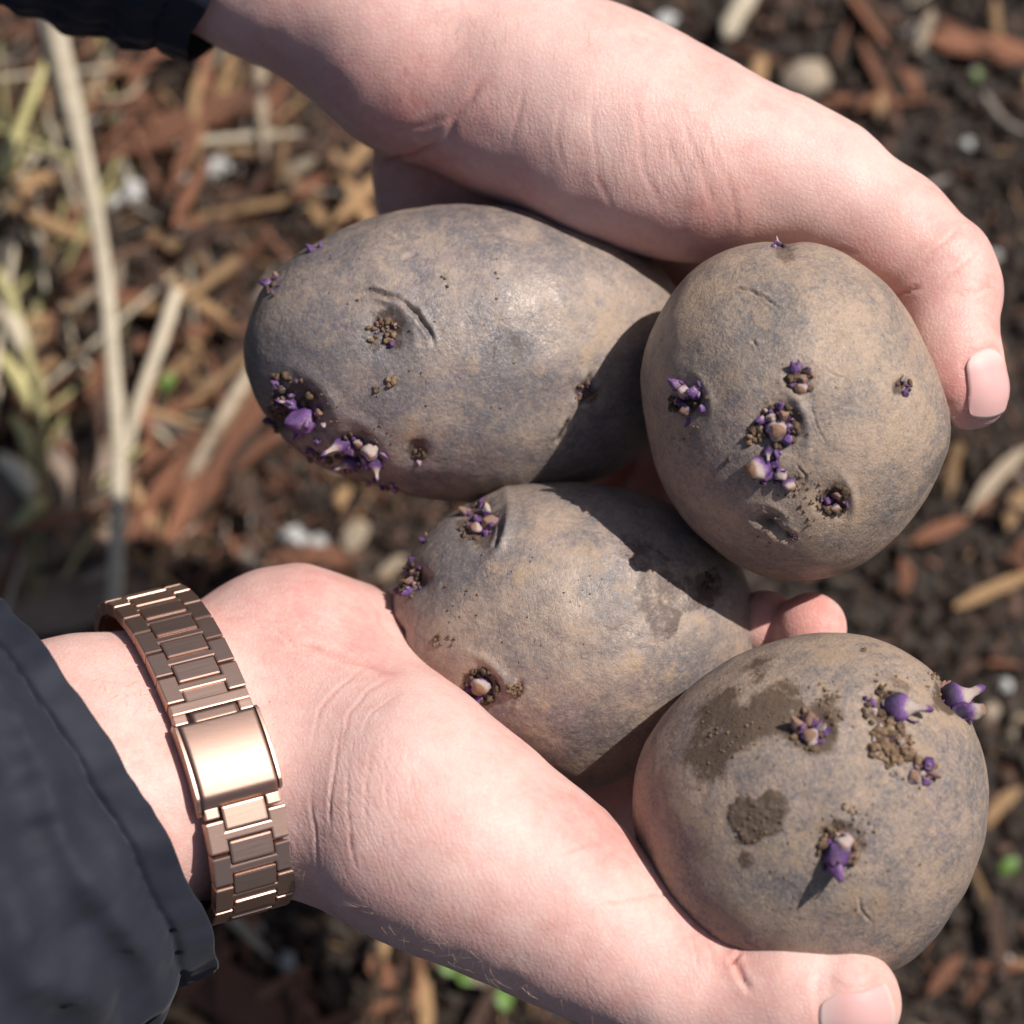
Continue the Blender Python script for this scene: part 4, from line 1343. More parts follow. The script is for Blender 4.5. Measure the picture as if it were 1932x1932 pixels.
def hairs(hand, field, spots, seed):
    """fine pale hairs standing off the skin, one joined part"""
    r = np.random.default_rng(seed)
    P, F = [], []
    for (x, y, w, spread, n, dx, dy) in spots:
        pp = np.array([at(x + r.normal(0, spread), y + r.normal(0, spread * .6), w) for k in range(n)])
        for _ in range(12):
            pp = pp - field(pp)[:, None] * field.grad(pp)
        gg = field.grad(pp)
        for p, g in zip(pp, gg):
            if g[2] < -0.2:
                continue
            t = np.array([dx, dy, 0.0]) + r.normal(0, .35, 3)
            t -= g * (t @ g)
            t /= np.linalg.norm(t)
            L = r.uniform(1.6, 4.0)
            sd = np.cross(t, g)
            i0 = len(P)
            for q in range(5):
                u = q / 4
                c = p + t * L * u + g * (0.10 + L * (0.30 * u - 0.16 * u * u))
                rad = 0.034 * (1 - 0.75 * u)
                for a in range(3):
                    P.append(c + (math.cos(a * 2.094) * sd + math.sin(a * 2.094) * g) * rad)
            for q in range(4):
                for a in range(3):
                    F.append((i0 + q * 3 + a, i0 + q * 3 + (a + 1) % 3, i0 + q * 3 + 3 + (a + 1) % 3, i0 + q * 3 + 3 + a))
    o = frame_mesh('hair', np.array(P), np.array(F, dtype=np.int32), [plain('pale_hair', (0.62, 0.46, 0.33), 0.4)], hand)
    o['kind'] = 'stuff'


hairs(hand_r, FR, [(640, 1690, 15, 70, 60, -.6, -.5), (800, 1740, 18, 90, 80, -.3, -.8), (1000, 1800, 20, 90, 60, -.2, -.8), (560, 1640, 15, 40, 30, -.8, -.2),
                   (250, 1300, 15, 50, 30, .4, .6)], 3)
hairs(hand_l, FL, [(900, 60, -15, 90, 60, .3, .9), (1150, 70, -5, 70, 30, .4, .8)], 4)

# ------------------------------------------------------------------ jacket sleeves
def sleeve(name, axis, cen, e2r, e3r, length, seed, hem=7.5, flare=0.25, fold=2.2, e2=None, label=None, slant=0.0):
    """tube of cloth: the opening at s = 0, folds running round and along the arm, a stitched hem, a turned-in lining"""
    a = np.asarray(axis, float)
    a /= np.linalg.norm(a)
    e2 = np.asarray(e2, float)
    e2 = e2 - a * (e2 @ a)
    e2 /= np.linalg.norm(e2)
    e3 = np.cross(a, e2)
    ns, nt = 150, 260
    P = []
    tt = np.linspace(0, 2 * math.pi, nt, endpoint=False)
    svals = np.r_[np.linspace(-16, -0.8, 10), np.array([-0.3, 0.0]), np.linspace(0.4, 14, 40), 14 + (np.linspace(0, 1, ns - 52) ** 1.3)[1:] * length]
    for s in svals:
        inner = s < 0
        d = abs(s)
        ring = cen - a * d
        base = np.stack([np.cos(tt), np.sin(tt)], 1)
        Q = ring + np.outer(base[:, 0] * e2r, e2) + np.outer(base[:, 1] * e3r, e3)
        out = np.outer(base[:, 0], e2) + np.outer(base[:, 1], e3)
        samp = np.column_stack([tt * 0 + d, base[:, 0] * e2r, base[:, 1] * e3r])
        f = np.zeros(nt)
        # gathers at the hem, deep folds further up the arm
        gat = noise(samp * np.array([0.25, 1, 1]), 6.5, seed) * 1.5 + noise(samp * np.array([0.3, 1, 1]), 3.2, seed + 1) * 0.5
        hemv = 1.0 if d > hem else 0.75
        f += gat * hemv * (0.8 + 0.5 * sstep(hem, hem + 5, d) * (1 - sstep(20, 60, d)))
        f += flare * np.maximum(d - hem, 0) * (1 - 0.45 * sstep(10, 80, d))
        around = samp * np.array([0.35, 1, 1])
        ph = d / 13.0 + 1.1 * noise(around, 42, seed + 2) + 0.35 * noise(around, 17, seed + 7)
        ridge = (0.5 + 0.5 * np.sin(2 * math.pi * ph)) ** 1.4 - 0.4
        amp = np.clip(0.55 + 1.1 * noise(samp * np.array([0.6, 1, 1]), 26, seed + 3), 0.05, 1.4)
        f += sstep(hem + 1, 20, d) * fold * (1.5 * ridge * amp + 0.5 * noise(samp, 11, seed + 8))
        f += 0.75 * noise(samp * np.array([0.8, 1, 1]), 6, seed + 9) + 0.8 * (1 - 2.5 * np.abs(noise(samp * np.array([1, .6, .6]), 9, seed + 10))) * sstep(hem, hem + 4, d)
        f += 0.5 * math.exp(-((d - hem - 5) / 3.5) ** 2)
        f -= 0.75 * math.exp(-((d - hem) / 0.9) ** 2)               # stitched seam
        f += 0.18 * math.exp(-((d - hem) / 0.9) ** 2) * np.sign(np.sin(tt * 75))
        if inner:
            f = f * 0.8 - 0.45 - 0.12 * d
        Q = Q + out * f[:, None] + np.outer(np.full(nt, 1.0) * 0, a)
        # uneven edge
        edge = noise(samp * np.array([0, 1, 1]), 14, seed + 5) * 1.3 + noise(samp * np.array([0, 1, 1]), 4, seed + 6) * 0.35
        Q = Q + np.outer((edge + slant * base[:, 0]) * math.exp(-(d / 30) ** 2), a)
        P.append(Q)
    P = np.vstack(P)
    m = len(svals)
    i, j = np.meshgrid(np.arange(m - 1), np.arange(nt), indexing='ij')
    i, j = i.ravel(), j.ravel()
    F = np.stack([i * nt + j, i * nt + (j + 1) % nt, (i + 1) * nt + (j + 1) % nt, (i + 1) * nt + j], 1).astype(np.int32)
    o = frame_mesh(name, P, F, [M_FABRIC], person, P.mean(axis=0))
    if label:
        o['label'] = label
    return o


SLA = np.array([0.885, 0.37, -0.36])
sleeve('sleeve', SLA, at(166, 1466, -2), 43.0, 37, 150, 21, hem=7.0, flare=0.55, fold=4.2, slant=-7.0, e2=(-0.386, 0.92, 0), label='wrinkled navy sleeve cuff behind the watch')
sleeve('sleeve', (0.93, -0.36, -0.06), at(540, -140, -50), 33.5, 34, 150, 22, hem=8.0, flare=0.10, fold=1.8, slant=9.0, e2=(0.36, 0.93, 0), label='dark sleeve in the upper left corner')

# ------------------------------------------------------------------ watch bracelet
RX2, RX3 = 34.6, 23.4
_th = np.linspace(-math.pi, math.pi, 4001)
_x, _y = RX2 * np.sin(_th), RX3 * np.cos(_th)
_sl = np.r_[0, np.cumsum(np.hypot(np.diff(_x), np.diff(_y)))]
PER = _sl[-1]
_sl -= np.interp(math.atan(-(RX3 / RX2) * math.tan(PHI)) - 0.04, _th, _sl)


def ring_pt(s):
    """point and frame (across, along, out) on the bracelet line, s = mm from the clasp's middle towards the top"""
    t = float(np.interp(s, _sl, _th))
    c = WC + WE2 * (RX2 * math.sin(t)) + WE3 * (RX3 * math.cos(t))
    tan = WE2 * (RX2 * math.cos(t)) - WE3 * (RX3 * math.sin(t))
    tan /= np.linalg.norm(tan)
    out = np.cross(WA, tan)
    return c, tan, out


XS = 0.89                              # the bracelet is 15.5 mm wide


def bevel_plate(poly, h0, h1, bev, dome=0.0):
    """extruded outline (mm) with a bevelled upper edge, returned as mesh data in metres"""
    bm = bmesh.new()
    vs = [bm.verts.new((x * XS, y, h0)) for x, y in poly]
    f = bm.faces.new(vs)
    r = bmesh.ops.extrude_face_region(bm, geom=[f])
    top = [v for v in r['geom'] if isinstance(v, bmesh.types.BMVert)]
    for v in top:
        v.co.z = h1
    te = [e for e in bm.edges if all(abs(v.co.z - h1) < 1e-6 for v in e.verts)]
    ve = [e for e in bm.edges if abs(e.verts[0].co.z - e.verts[1].co.z) > 1e-6]
    bmesh.ops.bevel(bm, geom=te + ve, offset=bev, segments=2, profile=0.6, affect='EDGES', clamp_overlap=True)
    bmesh.ops.recalc_face_normals(bm, faces=bm.faces)
    if dome:
        bmesh.ops.triangulate(bm, faces=bm.faces)
        bmesh.ops.subdivide_edges(bm, edges=[e for e in bm.edges if e.calc_length() > 1.2], cuts=3, use_grid_fill=True)
        for v in bm.verts:
            if v.co.z > h0 + 0.2:
                v.co.z -= dome * v.co.y ** 2
    for v in bm.verts:
        v.co *= 0.001
    me = bpy.data.meshes.new('link')
    bm.to_mesh(me)
    bm.free()
    me.materials.append(M_METAL)
    for p in me.polygons:
        p.use_smooth = False
    return me


PITCH = 6.25
watch = empty('wristwatch', WC)
tag(watch, 'rose brown metal watch bracelet with folding clasp around the lower wrist', 'watch')
HALF = 8.7
hpoly = [(-HALF, -2.95), (-4.75, -2.95), (-4.75, -0.85), (4.75, -0.85), (4.75, -2.95), (HALF, -2.95), (HALF, 2.95), (4.75, 2.95), (4.75, 0.85), (-4.75, 0.85),
         (-4.75, 2.95), (-HALF, 2.95)]
ME_H = bevel_plate(hpoly, -1.3, 1.15, 0.36)
ME_C = bevel_plate([(-4.6, -2.2), (4.6, -2.2), (4.6, 2.2), (-4.6, 2.2)], -1.2, 1.3, 0.42)
ME_B = bevel_plate([(-7.6, -1.2), (7.6, -1.2), (7.6, 1.2), (-7.6, 1.2)], -1.5, 0.1, 0.2)


def place(me, name, s, dx=0.0, dz=0.0, parent=watch, tilt=0.0):
    c, tan, out = ring_pt(s)
    o = link(name, me, parent)
    p = to_world((c + out * dz + WA * dx * XS)[None])[0]
    R = np.stack([WA, tan, out], 1)          # columns in frame
    Rw = ROT.T @ R
    Mx = Matrix([[*Rw[i], p[i]] for i in range(3)] + [[0, 0, 0, 1]])
    o.matrix_parent_inverse = Matrix.Identity(4)
    o.matrix_local = Matrix.Translation(-parent_world(parent)) @ Mx
    return o


s_top = 12.3
k = 0
lim = PER / 2 + 8
ss = []
s = s_top + 3.0
while s < lim - 1:
    ss.append((s, 1))
    s += PITCH
s = -10.6 - 3.0
while s > -PER / 2 + 14:
    ss.append((s, -1))
    s -= PITCH
for i, (s, sg) in enumerate(ss):
    place(ME_H, 'outer_link', s)
    place(ME_C, 'centre_link', s + sg * PITCH / 2)
    place(ME_B, 'hinge_pin', s + sg * PITCH / 2, 0, -0.2)
place(ME_C, 'centre_link', -10.55, 0, -0.1)
place(bevel_plate([(-8.5, -1.15), (8.5, -1.15), (8.5, 1.15), (-8.5, 1.15)], -1.2, 1.05, 0.3), 'end_link', 11.05)
place(ME_C, 'centre_link', 12.6, 0, -0.45)
ME_PIN = bevel_plate([(-1.5, -1.0), (1.5, -1.0), (1.5, 1.0), (-1.5, 1.0)], -1.2, 0.75, 0.3)
ME_LUG = bevel_plate([(-0.9, -0.95), (0.9, -0.95), (0.9, 0.95), (-0.9, 0.95)], -1.2, 0.45, 0.25)
for sx in (-1, 1):
    place(ME_PIN, 'hinge_lug', 8.95, sx * 7.1, 0)
    place(ME_LUG, 'hinge_lug', 8.55, sx * 4.55, 0)
    place(ME_PIN, 'hinge_lug', -9.3, sx * 6.6, 0.0)


def bent_plate(name, outline_s, half_fn, h_fn, thick, n_s=60, n_x=26, parent=watch):
    """plate that follows the ring: s range, half width(s), height(s, x)"""
    s0, s1 = outline_s
    top, bot = [], []
    for i in range(n_s):
        s = s0 + (s1 - s0) * i / (n_s - 1)
        c, tan, out = ring_pt(s)
        hw = half_fn(s)
        for j in range(n_x):
            v = 2 * j / (n_x - 1) - 1
            v = math.copysign(abs(v) ** 0.8, v)
            x = hw * v
            e = 0.45 * max(0, (abs(x) - (hw - 0.7)) / 0.7) ** 2
            e2 = 0.35 * max(0, (0.6 - min(s - s0, s1 - s)) / 0.6) ** 2
            top.append(c + WA * x * XS + out * (h_fn(s) - e - e2))
            bot.append(c + WA * x * XS + out * (h_fn(s) - thick - 0.5))
    P = np.array(top + bot)
    n2 = n_s * n_x
    F = []
    for i in range(n_s - 1):
        for j in range(n_x - 1):
            a = i * n_x + j
            F.append((a, a + 1, a + n_x + 1, a + n_x))
            F.append((a + n2, a + n2 + n_x, a + n2 + n_x + 1, a + n2 + 1))
    ring = [i * n_x for i in range(n_s)] + [(n_s - 1) * n_x + j for j in range(1, n_x)] + [i * n_x + n_x - 1 for i in range(n_s - 2, -1, -1)] + [j for j in range(n_x - 2, 0, -1)]
    for i in range(len(ring)):
        a, b = ring[i], ring[(i + 1) % len(ring)]
        F.append((a, b, b + n2, a + n2))
    return frame_mesh(name, P, np.array(F, dtype=np.int32), [M_CLASP], parent, WC)


def clasp_h(s):
    # nearly flat cover with a rounded lip where it folds down at its lower end
    c = math.cos(s / 26.0)
    flat = 1.75 + 0.010 * (60 - (s - 0.5) ** 2) * 0.5
    return flat - 1.3 * sstep(-6.0, -8.6, s) * 0.8


bent_plate('clasp_cover', (-8.6, 7.6), lambda s: 8.35, clasp_h, 1.6)
bent_plate('clasp_tongue', (7.0, 9.6), lambda s: 5.1, lambda s: clasp_h(7.4) - 0.12 - 0.05 * (s - 7), 1.2, 14, 16)
for sx in (-1, 1):
    top = []
    Fq = []
    n_s = 40
    for i in range(n_s):
        s = -9.4 + (17.6) * i / (n_s - 1)
        c, tan, out = ring_pt(s)
        endr = sstep(-9.4, -8.2, s) * sstep(8.2, 7.2, s)
        hi_ = clasp_h(s) - 0.15 - 0.8 * (1 - endr)
        lo_ = -1.6 + 0.6 * (1 - endr)
        x0, x1 = sx * 8.5, sx * 9.25
        for (x, hh) in ((x0, hi_), (x1 - sx * .15, hi_), (x1, hi_ - 0.15), (x1, lo_), (x0, lo_)):
            top.append(c + WA * x * XS + out * hh)
    for i in range(n_s - 1):
        for j in range(5):
            a, b = i * 5 + j, i * 5 + (j + 1) % 5
            Fq.append((a, b, b + 5, a + 5))
    Fq = [f if sx > 0 else f[::-1] for f in Fq]
    Fq.append(tuple(range(5)))
    Fq.append(tuple((n_s - 1) * 5 + j for j in range(5))[::-1])
    frame_mesh('clasp_rail', np.array(top), Fq, [M_METAL], watch, WC, smooth=False)

# ------------------------------------------------------------------ the garden bed below
CAMW = ORG + D * EW


def gpt(x, y, h=0.0):
    """world point (mm) at height h above the soil level that the photograph shows at x, y"""
    p = at(x, y, 0) @ ROT + ORG
    d = p - CAMW
    t = (h - CAMW[2]) / d[2]
    return CAMW + d * t


def gheight(XY):
    P = np.column_stack([XY, np.zeros(len(XY))])
    fade = np.exp(-(np.linalg.norm(XY, axis=1) / 1500.0) ** 2)
    return (5.0 * noise(P, 70, 900) + 2.6 * noise(P, 22, 901) + 2.2 * np.abs(noise(P, 9, 902)) + 1.0 * noise(P, 3.6, 903)) * fade


core = np.arange(-210, 261, 1.25)
gx = np.r_[-(210 + np.cumsum(4 * 1.22 ** np.arange(46)))[::-1], np.arange(-210, 211, 1.9), 210 + np.cumsum(4 * 1.22 ** np.arange(46))]
gy = np.r_[-(150 + np.cumsum(4 * 1.22 ** np.arange(46)))[::-1], np.arange(-150, 291, 1.9), 290 + np.cumsum(4 * 1.22 ** np.arange(46))]
GX, GY = np.meshgrid(gx, gy, indexing='ij')
XY = np.column_stack([GX.ravel(), GY.ravel()])
Z = gheight(XY)
ni, nj = len(gx), len(gy)
ii, jj = np.meshgrid(np.arange(ni - 1), np.arange(nj - 1), indexing='ij')
ii, jj = ii.ravel(), jj.ravel()
GF = np.stack([ii * nj + jj, (ii + 1) * nj + jj, (ii + 1) * nj + jj + 1, ii * nj + jj + 1], 1).astype(np.int32)


def soil_material():
    k = NT('dark_soil')
    tc = k.n('ShaderNodeTexCoord')
    a = k.noise(tc.outputs['Object'], 120, 5, 0.65)
    b = k.noise(tc.outputs['Object'], 420, 4, 0.6)
    c = k.mix(k.ramp(a, 0.3, 0.7), (0.010, 0.006, 0.0042), (0.034, 0.0205, 0.0135))
    c = k.mix(k.math('MULTIPLY', k.ramp(b, 0.6, 0.75), 0.5), c, (0.06, 0.038, 0.027))
    k.col(c)
    k.setp(Roughness=0.8)
    k.nrm(k.bump(b, 0.0015, 0.8))
    return k.m


soil = link('soil', mesh_from('soil', np.column_stack([XY, Z]) * 0.001, GF, [soil_material()]), kind='structure')

M_RED = wood_material('red_bark', (0.115, 0.042, 0.022), (0.33, 0.14, 0.075), 0.7)
M_BRN = wood_material('brown_bark', (0.035, 0.020, 0.014), (0.11, 0.056, 0.035), 0.75)
M_TANW = wood_material('tan_wood', (0.26, 0.145, 0.065), (0.46, 0.28, 0.14), 0.65)
M_PALE = wood_material('pale_chip', (0.30, 0.22, 0.15), (0.52, 0.41, 0.29), 0.6)
M_STRAW = wood_material('dry_straw', (0.43, 0.345, 0.24), (0.68, 0.585, 0.44), 0.55, 0.03)
M_OLIVE = wood_material('olive_straw', (0.33, 0.28, 0.11), (0.52, 0.46, 0.22), 0.55, 0.03)
M_GREYW = wood_material('grey_twig', (0.22, 0.18, 0.15), (0.36, 0.30, 0.25), 0.7, 0.05)
M_PERL = plain('perlite', (0.40, 0.38, 0.36), 0.75, 0, (0.66, 0.65, 0.63))
M_LUMP = plain('soil_lump', (0.012, 0.0075, 0.005), 0.75, 0, (0.055, 0.033, 0.021))
M_GREEN = plain('green_leaf', (0.09, 0.17, 0.025), 0.5, 0.1, (0.16, 0.27, 0.06))
M_STONE = plain('tan_stone', (0.33, 0.25, 0.18), 0.35, 0, (0.48, 0.38, 0.28))
M_LEAF = wood_material('dead_leaf', (0.15, 0.10, 0.075), (0.25, 0.18, 0.13), 0.7)


def splinter(seed, taper=0.5, flat=0.5, bend=0.1, nr=7, sides=6, rough=0.16):
    """wood splinter of length 1 along x, half width .5"""
    r = np.random.default_rng(seed)
    base = 1 + r.normal(0, rough, sides)
    P = []
    for i in range(nr):
        u = i / (nr - 1)
        x = u - 0.5
        w = (1 - taper * abs(2 * u - 1) ** 2.2) * (1 + r.normal(0, 0.08))
        if i in (0, nr - 1):
            w *= 0.65
        for j in range(sides):
            q = 2 * math.pi * j / sides + 0.3
            jx = r.normal(0, 0.03) if i in (0, nr - 1) else 0
            P.append((x + jx, 0.5 * w * base[j] * math.cos(q) + bend * math.sin(u * 3.0) * 0.8, 0.5 * flat * w * base[j] * math.sin(q) + bend * 0.6 * math.sin(2 + u * 2.6)))
    F = []
    for i in range(nr - 1):
        for j in range(sides):
            F.append((i * sides + j, i * sides + (j + 1) % sides, (i + 1) * sides + (j + 1) % sides, (i + 1) * sides + j))
    F.append(tuple(range(sides))[::-1])
    F.append(tuple((nr - 1) * sides + j for j in range(sides)))
    return np.array(P), F


SPL = {}
for mi, m in enumerate((M_RED, M_BRN, M_TANW, M_PALE, M_STRAW, M_GREYW)):
    SPL[m.name] = []
    for v in range(4):
        if m in (M_STRAW,):
            P_, F_ = splinter(50 + v + 10 * mi, 0.12, 0.8, 0.15, 6, 6, .08)
        else:
            P_, F_ = splinter(50 + v + 10 * mi, 0.3 + .15 * v, 0.35 + 0.1 * v, 0.12 * (v % 3), 7, 6)
        SPL[m.name].append(mesh_from('splinter', P_, F_, [m], smooth=m in (M_STRAW,)))


def lay(me, name, p0, p1, width, thick=None, roll=0.0, lift=0.0):
    """put a unit splinter between two world points (mm)"""
    p0, p1 = np.asarray(p0, float), np.asarray(p1, float)
    d = p1 - p0
    L = np.linalg.norm(d)
    ax = Vector(d / L)
    q = ax.to_track_quat('X', 'Z')
    o = link(name, me)
    mid = (p0 + p1) / 2 + np.array([0, 0, lift])
    o.matrix_world = Matrix.Translation(Vector(mid * 0.001)) @ q.to_matrix().to_4x4() @ Matrix.Rotation(roll, 4, 'X') @ Matrix.Diagonal(
        (L * 0.001, width * 0.001, (thick or width) * 0.001, 1))
    return o


def gz(p):
    return float(gheight(np.array([[p[0], p[1]]]))[0])


def stick(x0, y0, h0, x1, y1, h1, width, mat, name, label, cat, var=0, thick=None, group=None):
    o = lay(SPL[mat.name][var], name, gpt(x0, y0, h0), gpt(x1, y1, h1), width, thick)
    tag(o, label, cat, group)
    return o


def stalk(pts, radii, mat, name, label, cat='stalk', sides=12, n=60, seed=1, squash=0.7):
    """dry hollow-looking stalk with ribs through photo positions (x, y, height over the soil)"""
    q = catmull(np.array([gpt(*p) for p in pts]), n)
    rr = np.interp(np.linspace(0, 1, n), np.linspace(0, 1, len(radii)), radii)
    P = []
    prev = np.array([0.0, 0, 1])
    r = np.random.default_rng(seed)
    rib = 1 + r.normal(0, 0.17, sides)
    for i in range(n):
        t = q[min(i + 1, n - 1)] - q[max(i - 1, 0)]
        t /= np.linalg.norm(t)
        s_ = np.cross(t, prev)
        s_ /= np.linalg.norm(s_)
        u_ = np.cross(s_, t)
        for j in range(sides):
            a = 2 * math.pi * j / sides
            P.append(q[i] + rr[i] * rib[j] * (1 + 0.05 * math.sin(i * .7 + j)) * (math.cos(a) * s_ + squash * math.sin(a) * u_))
    F = []
    for i in range(n - 1):
        for j in range(sides):
            F.append((i * sides + j, i * sides + (j + 1) % sides, (i + 1) * sides + (j + 1) % sides, (i + 1) * sides + j))
    F.append(tuple(range(sides))[::-1])
    F.append(tuple((n - 1) * sides + j for j in range(sides)))
    P = np.array(P)
    c = P.mean(axis=0)
    o = link(name, mesh_from(name, (P - c) * 0.001, F, [mat]), None, c * 0.001)
    tag(o, label, cat)
    return o


# --- things one can point at
stalk([(92, -30, 62), (120, 120, 54), (160, 300, 44), (196, 500, 33), (213, 680, 28), (224, 850, 23), (222, 1000, 19), (216, 1160, 15)],
      [2.9, 2.7, 2.3, 2.0, 1.9, 2.0, 2.0, 2.0], M_STRAW, 'dry_stalk', 'long pale dry stalk standing up at the left from soil to the dark sleeve')
stalk([(70, 0, 50), (100, 130, 46), (150, 270, 36)], [1.6, 1.5, 1.0], M_GREYW, 'dry_stalk', 'short grey split stalk beside the top of the long pale stalk', seed=4)
stalk([(240, 850, 8), (262, 760, 12), (305, 640, 15), (335, 545, 16)], [1.5, 1.8, 2.0, 1.8], M_STRAW, 'dry_stalk', 'broad pale straw leaning out to the right of the long stalk', seed=5)
stalk([(338, 935, 4), (380, 860, 7), (430, 770, 9), (478, 690, 9)], [1.0, 1.5, 1.6, 1.4], M_PALE, 'straw', 'thin tan straw pointing up at the grey potato', 'straw', seed=6)
stalk([(245, 905, 6), (275, 970, 5), (310, 1040, 3), (335, 1075, 2)], [1.4, 1.5, 1.2, 0.8], M_TANW, 'straw', 'tan straw slanting down between the long stalk and the watch', 'straw', seed=7)
stalk([(225, 580, 12), (300, 582, 13), (350, 560, 13), (410, 520, 12), (448, 488, 12)], [1.3, 1.7, 1.6, 1.9, 2.4], M_TANW, 'twig', 'bent tan brown twig crossing behind the long pale stalk', 'twig', seed=8)
stalk([(72, 700, 16), (78, 850, 12), (74, 1000, 8), (70, 1170, 3)], [1.2, 1.2, 1.1, 1.2], M_OLIVE, 'straw', 'thin olive straw standing just left of the long stalk', 'straw', seed=9)
stalk([(0, 330, 16), (30, 260, 20), (62, 180, 24), (90, 110, 26)], [2.0, 1.9, 1.6, 1.1], M_OLIVE, 'straw', 'yellow green straw in the upper left by the frame edge', 'straw', seed=10)
stalk([(-20, 500, 14), (18, 560, 15), (45, 640, 14), (60, 720, 11)], [1.6, 1.5, 1.4, 1.2], M_OLIVE, 'straw', 'olive straw bending down along the left edge', 'straw', seed=11)
stalk([(120, 345, 10), (60, 345, 10), (20, 420, 9), (40, 500, 8)], [1.8, 2.2, 1.9, 1.5], M_TANW, 'straw', 'curved tan straw at the left below the yellow green one', 'straw', seed=12)
stalk([(150, 160, 14), (190, 184, 15), (240, 182, 15), (270, 150, 14)], [0.5, 0.5, 0.5, 0.4], M_PALE, 'root_fibre', 'thin curled pale root fibre right of the long stalk', 'root', seed=13, sides=6)
stalk([(1835, 130, 5), (1862, 185, 5), (1900, 230, 4), (1940, 250, 3)], [1.1, 0.8, 0.6, 0.5], M_GREYW, 'plant_stem', 'thin greyish bent stem on dark soil at the upper right', 'stem', seed=14)
for i, (x0, y0, x1, y1, wd, lab) in enumerate([
        (-10, 560, 50, 700, 6.0, 'pale curled dead leaf blade at the left edge beneath the olive straw'),
        (-10, 660, 62, 790, 5.0, 'second pale leaf blade at the left edge, below the upper curled one'),
        (-5, 860, 70, 960, 6.5, 'wide yellowish leaf blade at the left edge above the lower sleeve'),
        (20, 780, 60, 900, 4.0, 'narrow olive leaf blade lying between the two wider blades'),
        (20, 1000, 90, 930, 4.5, 'short pale leaf blade just above the lower sleeve')]):
    stalk([(x0, y0, 12), ((x0 + x1) / 2 + 10, (y0 + y1) / 2 - 10, 16), (x1, y1, 10)], [wd * .25, wd * .42, wd * .15], M_OLIVE if i % 2 or i == 4 else M_STRAW,
          'leaf_blade', lab, 'leaf', seed=20 + i, squash=0.22)
stick(185, 305, 9, 525, 172, 12, 10.5, M_RED, 'bark_strip', 'large red brown bark strip under the upper wrist', 'bark', 2, 6)
stick(20, 372, 6, 190, 310, 7, 8.0, M_RED, 'bark_strip', 'red brown bark strip at the left, behind the long stalk', 'bark', 1, 5)
stick(345, 985, 5, 530, 690, 9, 8.5, M_RED, 'bark_strip', 'long red bark strip slanting up to the grey potato', 'bark', 0, 5)
stick(300, 960, 4, 420, 800, 7, 7.5, M_RED, 'bark_strip', 'red bark strip left of the longer slanting one', 'bark', 3, 4)
stick(395, 900, 6, 470, 560, 9, 6, M_BRN, 'bark_strip', 'narrow brown bark strip left of the potato end sprouts', 'bark', 1, 4)
stick(520, 1048, 4, 690, 1052, 5, 6.0, M_RED, 'bark_strip', 'red bark strip lying level just above the palm', 'bark', 1, 4)
stick(335, 1815, 4, 545, 1955, 5, 15, M_RED, 'bark_strip', 'big reddish bark piece below the lower sleeve', 'bark', 1, 5)
stick(690, 1805, 5, 745, 1862, 6, 5.5, M_RED, 'bark_strip', 'short orange brown bark piece under the lower wrist', 'bark', 3, 4)
stick(795, 1800, 4, 806, 1960, 4, 4.2, M_TANW, 'twig', 'upright tan twig below the lower forearm', 'twig', 0, 4)
stick(618, 1835, 5, 640, 1925, 4, 5.0, M_BRN, 'bark_strip', 'dull brown bark piece left of the upright tan twig', 'bark', 1, 4)
stick(1718, 1024, 5, 1828, 978, 7, 4.6, M_RED, 'bark_strip', 'pinkish bark splinter right of the round tan potato', 'bark', 3, 3)
stick(1702, 1052, 5, 1704, 1118, 5, 4.6, M_RED, 'bark_strip', 'short upright bark splinter below the pinkish one', 'bark', 2, 3)
stick(1682, 1200, 4, 1722, 1140, 5, 3.6, M_BRN, 'bark_strip', 'small bark splinter touching the top of the earthy potato', 'bark', 1, 3)
stick(1750, 1880, 4, 1815, 1800, 6, 4.5, M_RED, 'bark_strip', 'red bark splinter right of the lower thumb tip', 'bark', 3, 3)
stick(1855, 1560, 6, 1925, 1490, 8, 5.0, M_TANW, 'wood_chip', 'bright tan wood chip right of the earthy potato', 'wood chip', 2, 4)
stick(1900, 1000, 6, 1940, 920, 7, 5.0, M_TANW, 'wood_chip', 'tan wood chip at the right edge beside the round potato', 'wood chip', 2, 4)
stick(1370, 70, 8, 1420, -15, 12, 6.0, M_STRAW, 'straw', 'pale straw piece at the top edge above the upper hand', 'straw', 1, 5)
stick(1735, 95, 8, 1760, 20, 10, 3.4, M_PALE, 'straw', 'thin pale straw at the top right', 'straw', 0, 3)
stick(1755, 70, 6, 1960, 105, 8, 7.0, M_RED, 'bark_strip', 'red brown bark strip at the top right corner', 'bark', 1, 4)
stick(1430, 160, 5, 1440, 105, 6, 4.5, M_TANW, 'wood_chip', 'orange tan wood chip left of the tan pebble', 'wood chip', 1, 4)
stick(1700, 130, 4, 1730, 180, 5, 5.0, M_RED, 'bark_strip', 'dull red bark flake right of the tan pebble', 'bark', 2, 3)
stick(1700, 370, 5, 1790, 335, 6, 2.0, M_GREYW, 'twig', 'thin grey brown twig beside the upper thumb knuckle', 'twig', 0, 2)
stick(1650, 800, 3, 1900, 860, 3, 3.0, M_BRN, 'twig', 'dim brown twig behind the upper thumb tip', 'twig', 0, 2)
stick(450, 1040, 4, 480, 1075, 4, 5, M_GREYW, 'wood_chip', 'grey wood chip above the heel of the lower palm', 'wood chip', 0, 3)
stick(640, 960, 6, 660, 920, 7, 4.6, M_TANW, 'wood_chip', 'tan wood chip under the grey potato near its lower buds', 'wood chip', 2, 4)
stick(655, 1040, 6, 690, 985, 7, 5.6, M_PALE, 'wood_chip', 'pale tan wood chip left of the brown potato', 'wood chip', 1, 4)
